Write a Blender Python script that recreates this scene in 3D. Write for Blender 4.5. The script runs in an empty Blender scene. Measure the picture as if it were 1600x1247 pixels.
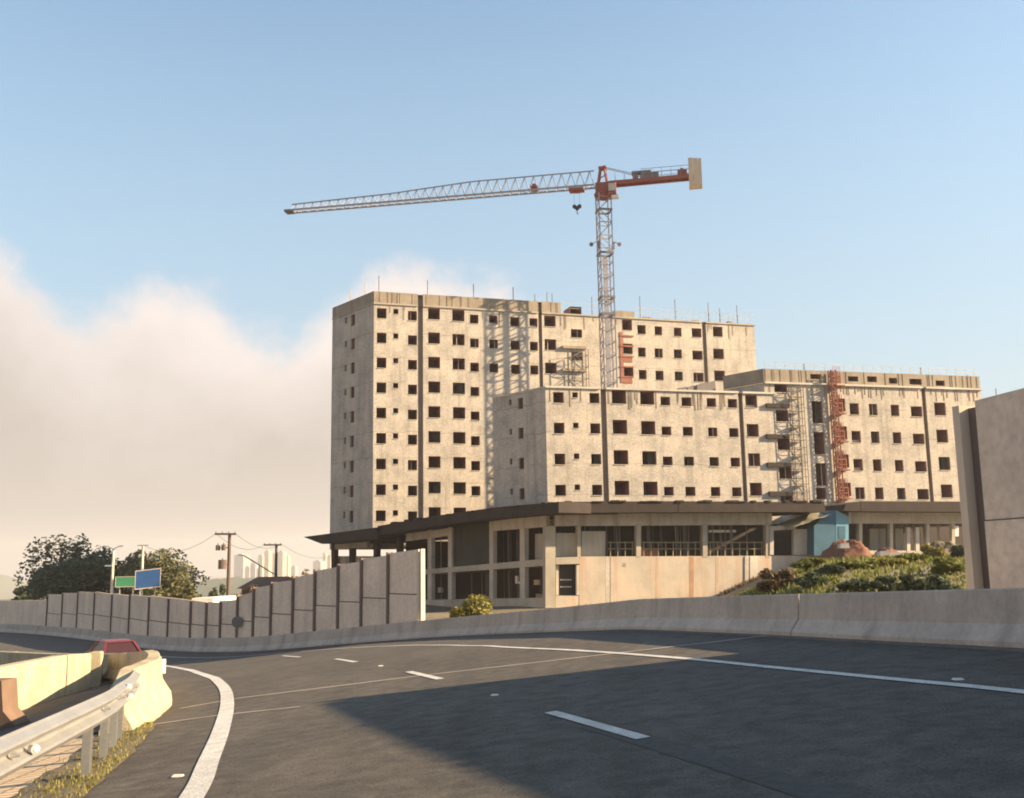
import bpy, math, random
from mathutils import Vector
random.seed(7)
SC = bpy.context.scene
COL = SC.collection
R = math.radians
# ------------------------------------------------------------------ camera model
F, CZ, PITCH, ROLL = 1570.0, 1.8, math.atan(247/1570), 0.016
cp, sp, cr, sr = math.cos(PITCH), math.sin(PITCH), math.cos(ROLL), math.sin(ROLL)
FW = Vector((0, cp, sp)); R0 = Vector((1, 0, 0)); U0 = Vector((0, -sp, cp))
RT = R0*cr - U0*sr; UP = U0*cr + R0*sr
def ray(x, y):
    return FW + RT*((x-800)/F) + UP*((623.5-y)/F)
def at(x, y, Y):                       # the point seen at pixel (x, y), at distance Y
    d = ray(x, y); t = Y/d.y
    return Vector((d.x*t, Y, CZ + d.z*t))

SUN_AZ, SUN_EL = R(-3.2), R(23.6)      # azimuth measured from +X

# ------------------------------------------------------------------ terrain functions
def gg(X): return X if X > -14 else -14 - 6*(1-math.exp((X+14)/6))
def surf(X, Y):
    return .1*gg(min(X, 14)) - .022*Y - (.95*(1-math.exp(-(Y-30)/30)) if Y > 30 else 0)
def hit(x, y, h=0):
    d = ray(x, y); t = 3.
    while t < 400:
        if CZ + d.z*t < surf(d.x*t, d.y*t) + h: return (d.x*t, d.y*t)
        t += .04
    return (d.x*t, d.y*t)
def smooth(a, b, x):
    t = max(0, min(1, (x-a)/(b-a))); return t*t*(3-2*t)
def catmull(P, n=6):
    Q = [tuple(2*a-b for a, b in zip(P[0], P[1]))] + list(P) + [tuple(2*a-b for a, b in zip(P[-1], P[-2]))]
    out = []
    for i in range(1, len(Q)-2):
        for k in range(n):
            t = k/n
            out.append(tuple(.5*((2*b) + (c-a)*t + (2*a-5*b+4*c-d)*t*t + (3*b-a-3*c+d)*t**3)
                             for a, b, c, d in zip(Q[i-1], Q[i], Q[i+1], Q[i+2])))
    out.append(tuple(P[-1])); return out
OUTER = catmull([(10.6,-12),(9.9,-2),(9.0,5),(8.1,10.5),(7.23,14.7),(6.44,18.0),(5.5,22),(4.3,26.5),(2.9,31.5),(1.0,37.8),
    (-1.6,44.5),(-4.9,50.4),(-8.7,54.9),(-13.1,59.2),(-17.6,63.6),(-22.6,69),(-28.6,77),(-36.6,89),(-46.4,101.5),(-57,112),(-80,130),(-120,155)], 6)
def dist(X, Y, path=None):             # signed: positive outside (far side) ; returns d, nearest point, normal
    path = path or OUTER; best = 1e9; res = None
    for (ax, ay), (bx, by) in zip(path, path[1:]):
        dx, dy = bx-ax, by-ay; L = dx*dx+dy*dy
        t = max(0, min(1, ((X-ax)*dx + (Y-ay)*dy)/L)); px, py = ax+dx*t, ay+dy*t
        q = (X-px)**2 + (Y-py)**2
        if q < best:
            best = q; l = math.sqrt(L); nx, ny = dy/l, -dx/l
            res = (math.sqrt(q)*(1 if (X-px)*nx+(Y-py)*ny > 0 else -1), px, py, nx, ny)
    return res
def ground(X, Y):
    if Y < 200 and abs(X) < 200:
        d, px, py, nx, ny = dist(X, Y)
    else: d = 999; px, py = X, Y
    if d < .5: return surf(X, Y) - .07
    t = X/max(Y, 20)*83
    z = -2.5 + 3.6*smooth(13, 26, t)*(.25+.75*smooth(22, 62, Y)) - 3.2*smooth(-6, -45, t)
    z -= 56*smooth(150, 900, Y) + 70*smooth(900, 3400, Y)
    z += .25*math.sin(X*.31+1)*math.sin(Y*.23) * smooth(3, 12, d)
    if d < 7:
        k = smooth(.5, 7, d); z = (surf(px, py)-.07)*(1-k) + z*k
    return z

# ------------------------------------------------------------------ mesh builder
class MB:
    def __init__(s): s.v = []; s.f = []; s.m = []
    def face(s, pts, m=0):
        n = len(s.v); s.v += [tuple(p) for p in pts]; s.f.append(tuple(range(n, n+len(pts)))); s.m.append(m)
    def hexa(s, b, t, m=0):            # bottom 4, top 4 (counter-clockwise from above)
        n = len(s.v); s.v += [tuple(p) for p in b] + [tuple(p) for p in t]
        for q in ((3,2,1,0),(4,5,6,7),(0,1,5,4),(1,2,6,5),(2,3,7,6),(3,0,4,7)):
            s.f.append(tuple(n+i for i in q)); s.m.append(m)
    def box(s, x0, x1, y0, y1, z0, z1, m=0, ox=0, oy=0, oz=0, rz=0):
        c, w = math.cos(rz), math.sin(rz)
        P = lambda x, y, z: (ox + x*c - y*w, oy + x*w + y*c, oz + z)
        q = [(x0,y0),(x1,y0),(x1,y1),(x0,y1)]
        s.hexa([P(a,b,z0) for a,b in q], [P(a,b,z1) for a,b in q], m)
    def beam(s, p, q, w, h=None, m=0):
        p, q = Vector(p), Vector(q); h = h or w; d = (q-p).normalized()
        a = d.cross(Vector((0,0,1)))
        if a.length < .05: a = Vector((1,0,0))
        a.normalize(); b = a.cross(d).normalized(); a = a*w/2; b = b*h/2
        s.hexa([p-a-b, p+a-b, q+a-b, q-a-b], [p-a+b, p+a+b, q+a+b, q-a+b], m)
    def tube(s, p, q, r, r2=None, n=8, m=0):
        p, q = Vector(p), Vector(q); r2 = r if r2 is None else r2; d = (q-p).normalized()
        a = d.cross(Vector((0,0,1)))
        if a.length < .05: a = Vector((1,0,0))
        a.normalize(); b = d.cross(a); k = len(s.v)
        for c, rr in ((p, r), (q, r2)):
            for i in range(n):
                t = 2*math.pi*i/n; s.v.append(tuple(c + a*math.cos(t)*rr + b*math.sin(t)*rr))
        for i in range(n):
            j = (i+1) % n; s.f.append((k+i, k+j, k+n+j, k+n+i)); s.m.append(m)
        s.f.append(tuple(k+i for i in reversed(range(n)))); s.m.append(m)
        s.f.append(tuple(k+n+i for i in range(n))); s.m.append(m)
    def sweep(s, path, prof, zf, m=0, caps=True, closed=True):
        k = len(s.v); N = len(prof); M = len(path)
        for i, (x, y) in enumerate(path):
            a = path[max(0, i-1)]; b = path[min(M-1, i+1)]
            dx, dy = b[0]-a[0], b[1]-a[1]; l = math.hypot(dx, dy); nx, ny = dy/l, -dx/l
            z = zf(x, y)
            for o, h in prof: s.v.append((x+nx*o, y+ny*o, z+h))
        for i in range(M-1):
            for j in range(N if closed else N-1):
                j2 = (j+1) % N
                s.f.append((k+i*N+j, k+(i+1)*N+j, k+(i+1)*N+j2, k+i*N+j2)); s.m.append(m)
        if caps and closed:
            s.f.append(tuple(k+j for j in range(N))); s.m.append(m)
            s.f.append(tuple(k+(M-1)*N+j for j in reversed(range(N)))); s.m.append(m)
    def build(s, name, mats, parent=None, smooth_=False, recalc=False):
        me = bpy.data.meshes.new(name); o = bpy.data.objects.new(name, me)
        off = Vector(parent_world(parent)) if parent else Vector((0,0,0))
        if not parent and s.v:          # origin at the base of the thing
            xs = [v[0] for v in s.v]; ys = [v[1] for v in s.v]; zs = [v[2] for v in s.v]
            off = Vector(((min(xs)+max(xs))/2, (min(ys)+max(ys))/2, min(zs)))
            o.location = off
        me.from_pydata([(v[0]-off.x, v[1]-off.y, v[2]-off.z) for v in s.v], [], s.f)
        mats = mats if isinstance(mats, (list, tuple)) else [mats]
        for mm in mats: me.materials.append(mm)
        me.polygons.foreach_set('material_index', s.m)
        if smooth_: me.polygons.foreach_set('use_smooth', [True]*len(s.f))
        if recalc:
            import bmesh
            bm = bmesh.new(); bm.from_mesh(me); bmesh.ops.remove_doubles(bm, verts=bm.verts, dist=1e-5)
            bmesh.ops.recalc_face_normals(bm, faces=bm.faces); bm.to_mesh(me); bm.free()
        me.update(); COL.objects.link(o)
        if parent: o.parent = parent
        return o
def parent_world(p):
    v = Vector((0,0,0))
    while p is not None: v += p.location; p = p.parent
    return v
def tag(o, label=None, cat=None, group=None, kind=None):
    for k, v in (('label', label), ('category', cat), ('group', group), ('kind', kind)):
        if v: o[k] = v
    return o
def thing(name, loc, label, cat, group=None):
    o = bpy.data.objects.new(name, None); COL.objects.link(o); o.location = loc; o.empty_display_size = .3
    return tag(o, label, cat, group)
def copy_tree(o, parent=None):
    c = o.copy(); COL.objects.link(c); c.parent = parent
    for ch in list(o.children): copy_tree(ch, c)
    return c

# ------------------------------------------------------------------ materials
def mat(name, base, var=.18, scale=1.0, rough=.85, streak=0.0, streak_col=None, metal=0.0, bump=0.0,
        fine=0.0, joint=0.0, island=0.0, spec=.3, bands=None, warm=0.0, grain=0.0):
    m = bpy.data.materials.new(name); m.use_nodes = True; nt = m.node_tree; N = nt.nodes; L = nt.links
    b = N['Principled BSDF']; b.inputs['Roughness'].default_value = rough; b.inputs['Metallic'].default_value = metal
    b.inputs['Specular IOR Level'].default_value = spec
    geo = N.new('ShaderNodeNewGeometry'); pos = geo.outputs['Position']
    def noise(sc, det=4, vec=None, mapping=None, r=.6):
        n = N.new('ShaderNodeTexNoise'); n.inputs['Scale'].default_value = sc; n.inputs['Detail'].default_value = det
        n.inputs['Roughness'].default_value = r
        v = pos
        if mapping:
            mp = N.new('ShaderNodeMapping'); mp.inputs['Scale'].default_value = mapping; L.new(pos, mp.inputs['Vector']); v = mp.outputs[0]
        L.new(v, n.inputs['Vector']); return n.outputs['Fac']
    def ramp(f, a, b2, lo=0., hi=1.):
        r = N.new('ShaderNodeMapRange'); r.inputs[1].default_value = a; r.inputs[2].default_value = b2
        r.inputs[3].default_value = lo; r.inputs[4].default_value = hi; L.new(f, r.inputs[0]); return r.outputs[0]
    def mul(c, f):
        x = N.new('ShaderNodeMix'); x.data_type = 'RGBA'; x.blend_type = 'MULTIPLY'; x.inputs[0].default_value = 1
        L.new(c, x.inputs[6]); L.new(f, x.inputs[7]); return x.outputs[2]
    def mix(c, col, f):
        x = N.new('ShaderNodeMix'); x.data_type = 'RGBA'; L.new(f, x.inputs[0]); L.new(c, x.inputs[6])
        x.inputs[7].default_value = (*col, 1); return x.outputs[2]
    rgb = N.new('ShaderNodeRGB'); rgb.outputs[0].default_value = (*base, 1); c = rgb.outputs[0]
    c = mul(c, ramp(noise(scale, 5), .25, .75, 1-var, 1+var))
    if fine: c = mul(c, ramp(noise(scale*14, 3), .3, .7, 1-fine, 1+fine))
    if grain: c = mul(c, ramp(noise(42, 2), .3, .7, 1-grain, 1+grain)); c = mul(c, ramp(noise(1.1, 3, mapping=(1,.12,1)), .3, .7, .88, 1.12))
    if streak:
        col = streak_col or tuple(x*.45 for x in base)
        f = noise(1.6, 4, mapping=(1, 1, .07)); f = ramp(f, .5, .72, 0, streak)
        c = mix(c, col, f)
    if joint:                         # horizontal pour joints at storey height
        sx = N.new('ShaderNodeSeparateXYZ'); L.new(pos, sx.inputs[0])
        w = N.new('ShaderNodeMath'); w.operation = 'WRAP'; w.inputs[1].default_value = 0; w.inputs[2].default_value = 2.84
        ad = N.new('ShaderNodeMath'); ad.operation = 'ADD'; ad.inputs[1].default_value = joint; L.new(sx.outputs[2], ad.inputs[0])
        nz = noise(.9, 3); am = N.new('ShaderNodeMath'); am.operation = 'MULTIPLY_ADD'; am.inputs[1].default_value = .5; am.inputs[2].default_value = 0
        L.new(nz, am.inputs[0]); a2 = N.new('ShaderNodeMath'); a2.operation = 'ADD'; L.new(ad.outputs[0], a2.inputs[0]); L.new(am.outputs[0], a2.inputs[1])
        L.new(a2.outputs[0], w.inputs[0])
        band = ramp(w.outputs[0], .0, .14, 1, 0)
        pt = ramp(noise(.35, 2), .38, .55, 0, .6); mm = N.new('ShaderNodeMath'); mm.operation = 'MULTIPLY'
        L.new(band, mm.inputs[0]); L.new(pt, mm.inputs[1]); c = mix(c, tuple(x*.36 for x in base), mm.outputs[0])
    if warm:
        c = mix(c, (base[0]*1.15, base[1]*.86, base[2]*.62), ramp(noise(.5, 5), .5, .75, 0, warm))
    if bands:                         # planks / bricks : (axis scale vector, colour, strength)
        wv = N.new('ShaderNodeTexBrick'); wv.inputs['Scale'].default_value = bands[0]; wv.inputs['Color1'].default_value = (1,1,1,1)
        wv.inputs['Color2'].default_value = (.88,.88,.88,1); wv.inputs['Mortar'].default_value = (bands[1],)*3+(1,)
        wv.inputs['Mortar Size'].default_value = bands[2]; wv.offset = bands[3] if len(bands) > 3 else .5
        L.new(pos, wv.inputs['Vector']); c = mul(c, wv.outputs['Color'])
    if island:
        ri = geo.outputs['Random Per Island']; c = mul(c, ramp(ri, 0, 1, 1-island, 1+island))
    L.new(c, b.inputs['Base Color'])
    if bump:
        bp = N.new('ShaderNodeBump'); bp.inputs['Strength'].default_value = bump; bp.inputs['Distance'].default_value = .05
        L.new(noise(scale*9, 5), bp.inputs['Height']); L.new(bp.outputs[0], b.inputs['Normal'])
    return m
def leaf_mat(name, base, island=.45):
    m = mat(name, base, var=.25, scale=.6, rough=.7, island=island, spec=.2)
    nt = m.node_tree; b = nt.nodes['Principled BSDF']; out = nt.nodes['Material Output']
    tr = nt.nodes.new('ShaderNodeBsdfTranslucent'); mx = nt.nodes.new('ShaderNodeMixShader'); mx.inputs[0].default_value = .3
    src = b.inputs['Base Color'].links[0].from_socket; nt.links.new(src, tr.inputs[0])
    nt.links.new(b.outputs[0], mx.inputs[1]); nt.links.new(tr.outputs[0], mx.inputs[2]); nt.links.new(mx.outputs[0], out.inputs[0])
    return m
M = {}
M['facade'] = mat('facade_concrete', (.42,.38,.325), var=.28, scale=.5, streak=.5, fine=.26, joint=1.0, bump=.25, warm=.28)
M['parapet'] = mat('formwork_concrete', (.28,.235,.18), var=.22, scale=.8, streak=.7, streak_col=(.16,.125,.095), fine=.12, bump=.2)
M['slab'] = mat('slab_edge_concrete', (.36,.32,.26), var=.25, scale=.5, streak=.2)
M['lightslab'] = mat('pale_slab_edge', (.48,.44,.38), var=.3, scale=.35)
M['reveal'] = mat('window_reveal_concrete', (.40,.35,.27), var=.1)
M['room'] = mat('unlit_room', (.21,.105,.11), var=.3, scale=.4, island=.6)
M['groove'] = mat('joint_groove_concrete', (.27,.23,.20), var=.15)
M['retaining'] = mat('retaining_concrete', (.44,.385,.315), var=.2, scale=.5, streak=.8, streak_col=(.42,.27,.17), fine=.06, warm=.3)
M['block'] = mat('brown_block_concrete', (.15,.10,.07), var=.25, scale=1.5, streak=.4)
M['stain'] = mat('rust_stain', (.36,.22,.14), var=.25, scale=.8)
M['stain2'] = mat('faint_rust_stain', (.42,.32,.24), var=.2, scale=.8)
M['podium'] = mat('podium_concrete', (.43,.39,.33), var=.2, scale=.6, streak=.55, streak_col=(.17,.15,.12), fine=.15)
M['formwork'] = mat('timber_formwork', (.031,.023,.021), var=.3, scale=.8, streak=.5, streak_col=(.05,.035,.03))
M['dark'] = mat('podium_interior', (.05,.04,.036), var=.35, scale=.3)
M['netting'] = mat('site_netting', (.045,.047,.038), var=.3, scale=.6, streak=.6)
M['drywall'] = mat('plaster_panel', (.40,.37,.31), var=.15, scale=.6, streak=.3)
M['asphalt'] = mat('asphalt', (.080,.072,.062), var=.17, scale=.22, rough=.85, fine=.3, bump=.2, spec=.2, grain=.45)
M['asphalt2'] = mat('tyre_worn_asphalt', (.052,.048,.044), var=.2, scale=.9, rough=.8, fine=.3)
M['joint'] = mat('bridge_joint_mortar', (.27,.24,.20), var=.3, scale=1.5)
M['paint'] = mat('road_paint', (.50,.485,.45), var=.22, scale=3.0, fine=.28, grain=.2, rough=.6)
M['barrier'] = mat('barrier_concrete', (.45,.39,.33), var=.2, scale=.7, streak=.5, streak_col=(.19,.17,.15), fine=.1, bump=.25)
M['lightbarrier'] = mat('pale_barrier_concrete', (.40,.335,.22), var=.3, scale=1.6, streak=.75, streak_col=(.30,.24,.16), fine=.12, bump=.3)
M['panel'] = mat('noise_panel_concrete', (.70,.57,.45), var=.16, scale=.45, island=.10, streak=.42, streak_col=(.44,.35,.27), fine=.12, bump=.15)
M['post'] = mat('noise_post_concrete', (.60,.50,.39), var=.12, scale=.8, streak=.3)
M['postdark'] = mat('dark_post_concrete', (.17,.125,.105), var=.2)
M['galv'] = mat('galvanised_steel', (.34,.34,.33), var=.14, scale=1.8, rough=.42, metal=.55, fine=.1, spec=.5, streak=.25, streak_col=(.34,.29,.23))
M['refl'] = mat('reflector', (.55,.53,.48), var=.05, rough=.3)
M['ground'] = mat('dry_ground', (.15,.125,.085), var=.35, scale=.12, fine=.3, warm=.4)
M['soil'] = mat('red_soil', (.15,.066,.042), var=.4, scale=.6, fine=.25, bump=.4)
M['dirt'] = mat('verge_dirt', (.13,.105,.065), var=.4, scale=1.8, fine=.35, bump=.5)
M['paving'] = mat('drain_paving', (.55,.42,.28), var=.15, scale=1.0, fine=.1, bands=(1.3, .35, .03, .0))
M['crane_red'] = mat('crane_red_paint', (.27,.075,.055), var=.15)
M['crane_grey'] = mat('crane_grey_paint', (.30,.29,.32), var=.12, rough=.5)
M['counter'] = mat('counterweight_concrete', (.60,.45,.30), var=.12)
M['hoist_red'] = mat('hoist_red_paint', (.28,.115,.08), var=.2)
M['steel'] = mat('scaffold_steel', (.17,.16,.15), var=.2, rough=.5, metal=.3)
M['yellow'] = mat('yellow_rail_paint', (.22,.18,.11), var=.2)
M['rust'] = mat('rusty_steel', (.22,.10,.07), var=.3)
M['blue'] = mat('blue_sheet', (.045,.115,.17), var=.2, scale=.8)
M['lblue'] = mat('pale_blue_sheet', (.13,.29,.37), var=.15, scale=.8)
M['tarp'] = mat('tan_tarpaulin', (.36,.33,.23), var=.2, scale=1.2, bump=.6)
M['greytarp'] = mat('grey_sheeting', (.17,.155,.15), var=.2)
M['white'] = mat('white_paint', (.75,.73,.68), var=.08)
M['palepole'] = mat('pale_pole', (.55,.50,.42), var=.1)
M['darkpole'] = mat('weathered_pole', (.12,.085,.07), var=.2)
M['wire'] = mat('cable_black', (.03,.03,.03), var=.1)
M['signgreen'] = mat('sign_green', (.05,.24,.13), var=.05)
M['signblue'] = mat('sign_blue', (.03,.10,.27), var=.05)
M['car'] = mat('red_car_paint', (.14,.022,.028), var=.05, rough=.4, spec=.6)
M['glass'] = mat('car_glass', (.045,.02,.022), var=.05, rough=.35, spec=.3)
M['tyre'] = mat('tyre_rubber', (.02,.02,.02), var=.1)
M['roof'] = mat('roof_tile', (.12,.07,.05), var=.2)
M['house'] = mat('house_wall', (.35,.29,.24), var=.1)
M['tower1'] = mat('pale_tower', (.45,.34,.23), var=.06)
M['tower2'] = mat('grey_tower', (.28,.26,.26), var=.06)
M['bark'] = mat('bark', (.12,.085,.06), var=.3, scale=3)
M['leaf_dark'] = leaf_mat('dark_foliage', (.078,.098,.058))
M['leaf_mid'] = leaf_mat('olive_foliage', (.135,.135,.065))
M['leaf_yel'] = leaf_mat('yellow_green_foliage', (.22,.20,.05))
M['leaf_grn'] = leaf_mat('bright_weeds', (.14,.15,.035))
M['leaf_brn'] = leaf_mat('dry_weeds', (.14,.10,.055))

# ------------------------------------------------------------------ world
def make_world():
    w = bpy.data.worlds.new('World'); SC.world = w; w.use_nodes = True; nt = w.node_tree; N = nt.nodes; L = nt.links
    bg = N['Background']; sky = N.new('ShaderNodeTexSky'); sky.sky_type = 'NISHITA'; sky.sun_disc = False
    sky.sun_elevation = SUN_EL; sky.sun_rotation = R(90)-SUN_AZ
    sky.air_density = 1.0; sky.dust_density = 1.2; sky.ozone_density = 2.0; sky.altitude = 700
    tc = N.new('ShaderNodeTexCoord'); V = tc.outputs['Generated']
    sx = N.new('ShaderNodeSeparateXYZ'); L.new(V, sx.inputs[0])
    def m(op, a, b=None, c=None, clamp=False):
        n = N.new('ShaderNodeMath'); n.operation = op; n.use_clamp = clamp
        for i, q in enumerate((a, b, c)):
            if q is None: continue
            if isinstance(q, (int, float)): n.inputs[i].default_value = q
            else: L.new(q, n.inputs[i])
        return n.outputs[0]
    az = m('ARCTAN2', sx.outputs[0], sx.outputs[1]); el = m('ARCSINE', sx.outputs[2])
    fc = N.new('ShaderNodeFloatCurve'); cv = fc.mapping.curves[0]
    pts = [(0,375),(60,440),(130,490),(190,462),(240,436),(300,440),(350,462),(400,495),(460,505),(520,470),(590,408),(640,396),
           (690,412),(750,430),(800,448),(860,495),(930,600),(1050,720),(1250,800),(1590,840)]
    P = []
    for x, y in pts:
        d = ray(x, y); P.append(((math.atan2(d.x, d.y)+.6)/1.2, math.atan2(d.z, math.hypot(d.x, d.y))/.6))
    cv.points[0].location = P[0]; cv.points[1].location = P[-1]
    for p in P[1:-1]: cv.points.new(*p)
    fc.mapping.update()
    L.new(m('MULTIPLY_ADD', az, 1/1.2, .5, True), fc.inputs['Value'])
    top = m('MULTIPLY', fc.outputs[0], .6)
    def noise(s, det, vec=V, rough=.55):
        n = N.new('ShaderNodeTexNoise'); n.inputs['Scale'].default_value = s; n.inputs['Detail'].default_value = det
        n.inputs['Roughness'].default_value = rough; L.new(vec, n.inputs['Vector']); return n.outputs['Fac']
    n1 = noise(9, 6); n2 = noise(24, 8, rough=.68)
    dd = m('SUBTRACT', m('ADD', top, m('MULTIPLY_ADD', n1, .10, -.05)), el)
    dd = m('ADD', dd, m('MULTIPLY_ADD', n2, .075, -.0375))
    mr = N.new('ShaderNodeMapRange'); mr.interpolation_type = 'SMOOTHSTEP'; mr.inputs[1].default_value = -.020; mr.inputs[2].default_value = .042
    L.new(dd, mr.inputs[0]); dens = m('MULTIPLY', mr.outputs[0], .93)
    # cloud brightness : lit lobes and greyer low parts
    cr_ = N.new('ShaderNodeValToRGB'); e = cr_.color_ramp.elements
    e[0].position = .0; e[0].color = (*CLOUD_LO, 1); e[1].position = 1.; e[1].color = (*CLOUD_HI, 1)
    ed = N.new('ShaderNodeMapRange'); ed.inputs[1].default_value = .0; ed.inputs[2].default_value = .12; ed.inputs[3].default_value = .42; ed.inputs[4].default_value = 0; L.new(dd, ed.inputs[0])
    sh = m('ADD', m('MULTIPLY', noise(5.0, 8, rough=.62), 1.5), m('MULTIPLY_ADD', el, 4.2, -.88)); sh = m('ADD', sh, ed.outputs[0]); sh = m('ADD', sh, m('MULTIPLY_ADD', az, .5, .0)); L.new(m('ADD', sh, 0.0, clamp=True), cr_.inputs[0])
    mx = N.new('ShaderNodeMix'); mx.data_type = 'RGBA'; L.new(dens, mx.inputs[0])
    hs = N.new('ShaderNodeHueSaturation'); hs.inputs['Saturation'].default_value = SKY_SAT; L.new(sky.outputs[0], hs.inputs['Color'])
    tn = N.new('ShaderNodeMix'); tn.data_type = 'RGBA'; tn.blend_type = 'MULTIPLY'; tn.inputs[0].default_value = 1
    L.new(hs.outputs[0], tn.inputs[6]); tn.inputs[7].default_value = (.93,1.04,.95,1); 
    vm = N.new('ShaderNodeMix'); vm.data_type = 'RGBA'; L.new(m('MULTIPLY_ADD', el, -1.7, 1.08, True), vm.inputs[0])
    L.new(tn.outputs[2], vm.inputs[6]); vm.inputs[7].default_value = (1.85,2.25,2.5,1); L.new(vm.outputs[2], mx.inputs[6]); L.new(cr_.outputs[0], mx.inputs[7])
    # faint streaky high cloud over everything, thins upward
    L.new(mx.outputs[2], bg.inputs['Color']); bg.inputs['Strength'].default_value = SKY_STR
SKY_STR, SKY_SAT = .081, .98
CLOUD_LO, CLOUD_HI = (2.35,2.02,1.74), (3.6,3.15,2.9)
EXPO = 1.8
make_world()
sl = bpy.data.lights.new('sun', 'SUN'); sl.energy = 5.0; sl.angle = R(.6); sl.color = (1.0,.745,.46)
so = bpy.data.objects.new('sun', sl); COL.objects.link(so); so.location = (60,0,60)
sdir = Vector((math.cos(SUN_AZ)*math.cos(SUN_EL), math.sin(SUN_AZ)*math.cos(SUN_EL), math.sin(SUN_EL)))
so.rotation_euler = sdir.to_track_quat('Z', 'Y').to_euler()

# ------------------------------------------------------------------ ground, road
def make_ground():
    def axis(a, b, n):             # denser near 0
        return [math.sinh(a + (b-a)*i/n)*14 for i in range(n+1)]
    xs = axis(-6.6, 6.6, 150); ys = [-40 + (y+0) for y in [0]] + [-30+3*i for i in range(10)] + [2.2*i for i in range(0, 66)] + [145*1.07**i for i in range(1, 62)]
    mb = MB(); nx = len(xs); mb.v = [(x, y, ground(x, y)) for y in ys for x in xs]
    for j in range(len(ys)-1):
        for i in range(nx-1): mb.f.append((j*nx+i, j*nx+i+1, (j+1)*nx+i+1, (j+1)*nx+i)); mb.m.append(0)
    tag(mb.build('ground', M['ground'], smooth_=True), kind='structure')
    # road sheet, clipped to the outer barrier
    xs = [-120+4*i for i in range(16)] + [-57+1.5*i for i in range(22)] + [-24+.8*i for i in range(46)]; ys = [-14+1.0*i for i in range(150)]
    V = {}; mb = MB(); idx = {}
    for j, y in enumerate(ys):
        for i, x in enumerate(xs):
            d, px, py, nx_, ny_ = dist(x, y)
            if d > 3.2: continue
            X, Y = x, y
            if d > .3: X, Y = px+nx_*.3, py+ny_*.3
            idx[i, j] = len(mb.v); mb.v.append((X, Y, surf(X, Y)))
    for j in range(len(ys)-1):
        for i in range(len(xs)-1):
            q = [(i,j),(i+1,j),(i+1,j+1),(i,j+1)]
            if all(k in idx for k in q):
                p = [mb.v[idx[k]] for k in q]
                ar = sum(p[a][0]*p[(a+1)%4][1]-p[(a+1)%4][0]*p[a][1] for a in range(4))
                if ar > .02: mb.f.append(tuple(idx[k] for k in q)); mb.m.append(0)
    tag(mb.build('road', M['asphalt'], smooth_=True), kind='structure')
make_ground()
def ribbon(path, w, h=.012):
    prof = [(-w/2, 0), (w/2, 0)]; mb = MB(); k = 0; M_ = len(path)
    for i, (x, y) in enumerate(path):
        a = path[max(0, i-1)]; b = path[min(M_-1, i+1)]; dx, dy = b[0]-a[0], b[1]-a[1]; l = math.hypot(dx, dy); nx, ny = dy/l, -dx/l
        for s in (-w/2, w/2): X, Y = x+nx*s, y+ny*s; mb.v.append((X, Y, surf(X, Y)+h))
    for i in range(M_-1): mb.f.append((2*i, 2*i+1, 2*i+3, 2*i+2)); mb.m.append(0)
    return mb
LEFT = catmull([(-1.9,2),(-2.6,6.5)] + [hit(*p) for p in ((300,1247),(326,1190),(346,1140),(355,1100),(350,1075),(330,1058.5))] + [(-11.5,37.5),(-14.2,44.5),(-18,52.3),(-24.5,61.5),(-36,74)], 8)
RIGHT = catmull([(6.6,3),(6.0,7.5)] + [hit(*p) for p in ((1600,1083),(1381,1061),(1200,1043),(1062,1029),(900,1017),(767,1010))] + [(-2.6,36.5),(-4.9,42.7),(-8.2,48.5),(-12.5,53.3),(-18,58.5),(-26,68)], 8)
tag(ribbon(LEFT, .27).build('edge_line', M['paint']), kind='structure')
tag(ribbon(RIGHT, .17).build('edge_line', M['paint']), kind='structure')
for a, b in (((1005,1155),(860,1114)), ((688,1062),(638,1050)), ((556,1035),(525,1030)), ((469,1027),(442,1025))):
    p, q = hit(*a), hit(*b); tag(ribbon([p, ((p[0]+q[0])/2, (p[1]+q[1])/2), q], .17).build('lane_dash', M['paint']), kind='structure')
tag(ribbon([(3.6,-3.6),(3.0,-.2)], .17).build('lane_dash', M['paint']), kind='structure')
DASH = catmull([(1.75,8.6),(1.32,10.98),(.45,13.94),(-1.53,20.88)], 6)
tag(ribbon([(5.35,22.0),(3.4,22.05),(1,22.15),(-2.2,22.3),(-5.9,22.1),(-6.9,21.3)], .2, .008).build('bridge_joint', M['joint']), kind='structure')
tag(ribbon([(-3.9,18.7),(-5.6,18.9),(-7.0,18.5)], .14, .008).build('bridge_joint', M['joint']), kind='structure')
tag(ribbon(catmull([(3.3,3),(2.4,7.0),(1.3,11.0),(.85,12.4)], 8), .35, .004).build('sealed_crack', M['asphalt2']), kind='structure')
M['grit'] = mat('edge_grit', (.13,.105,.08), var=.35, scale=3, fine=.4, grain=.3)
def offs(path, o): 
    out = []
    for i, (x, y) in enumerate(path):
        a = path[max(0, i-1)]; b = path[min(len(path)-1, i+1)]; dx, dy = b[0]-a[0], b[1]-a[1]; l = math.hypot(dx, dy); out.append((x+dy/l*o, y-dx/l*o))
    return out
tag(ribbon(offs([p for p in OUTER if p[1] < 70], -.16), .30, .006).build('edge_grit', M['grit']), kind='structure')
studs = [((773,1087),'small white road stud in the wall shadow ahead of the long lane dash'), ((1497,1063),'small white road stud just outside the right edge line'),
         ((595,1041),'small pale road stud between two short lane dashes in the sun'), ((278,1214),'pale road stud on the left shoulder beside the thick edge line')]
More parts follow.
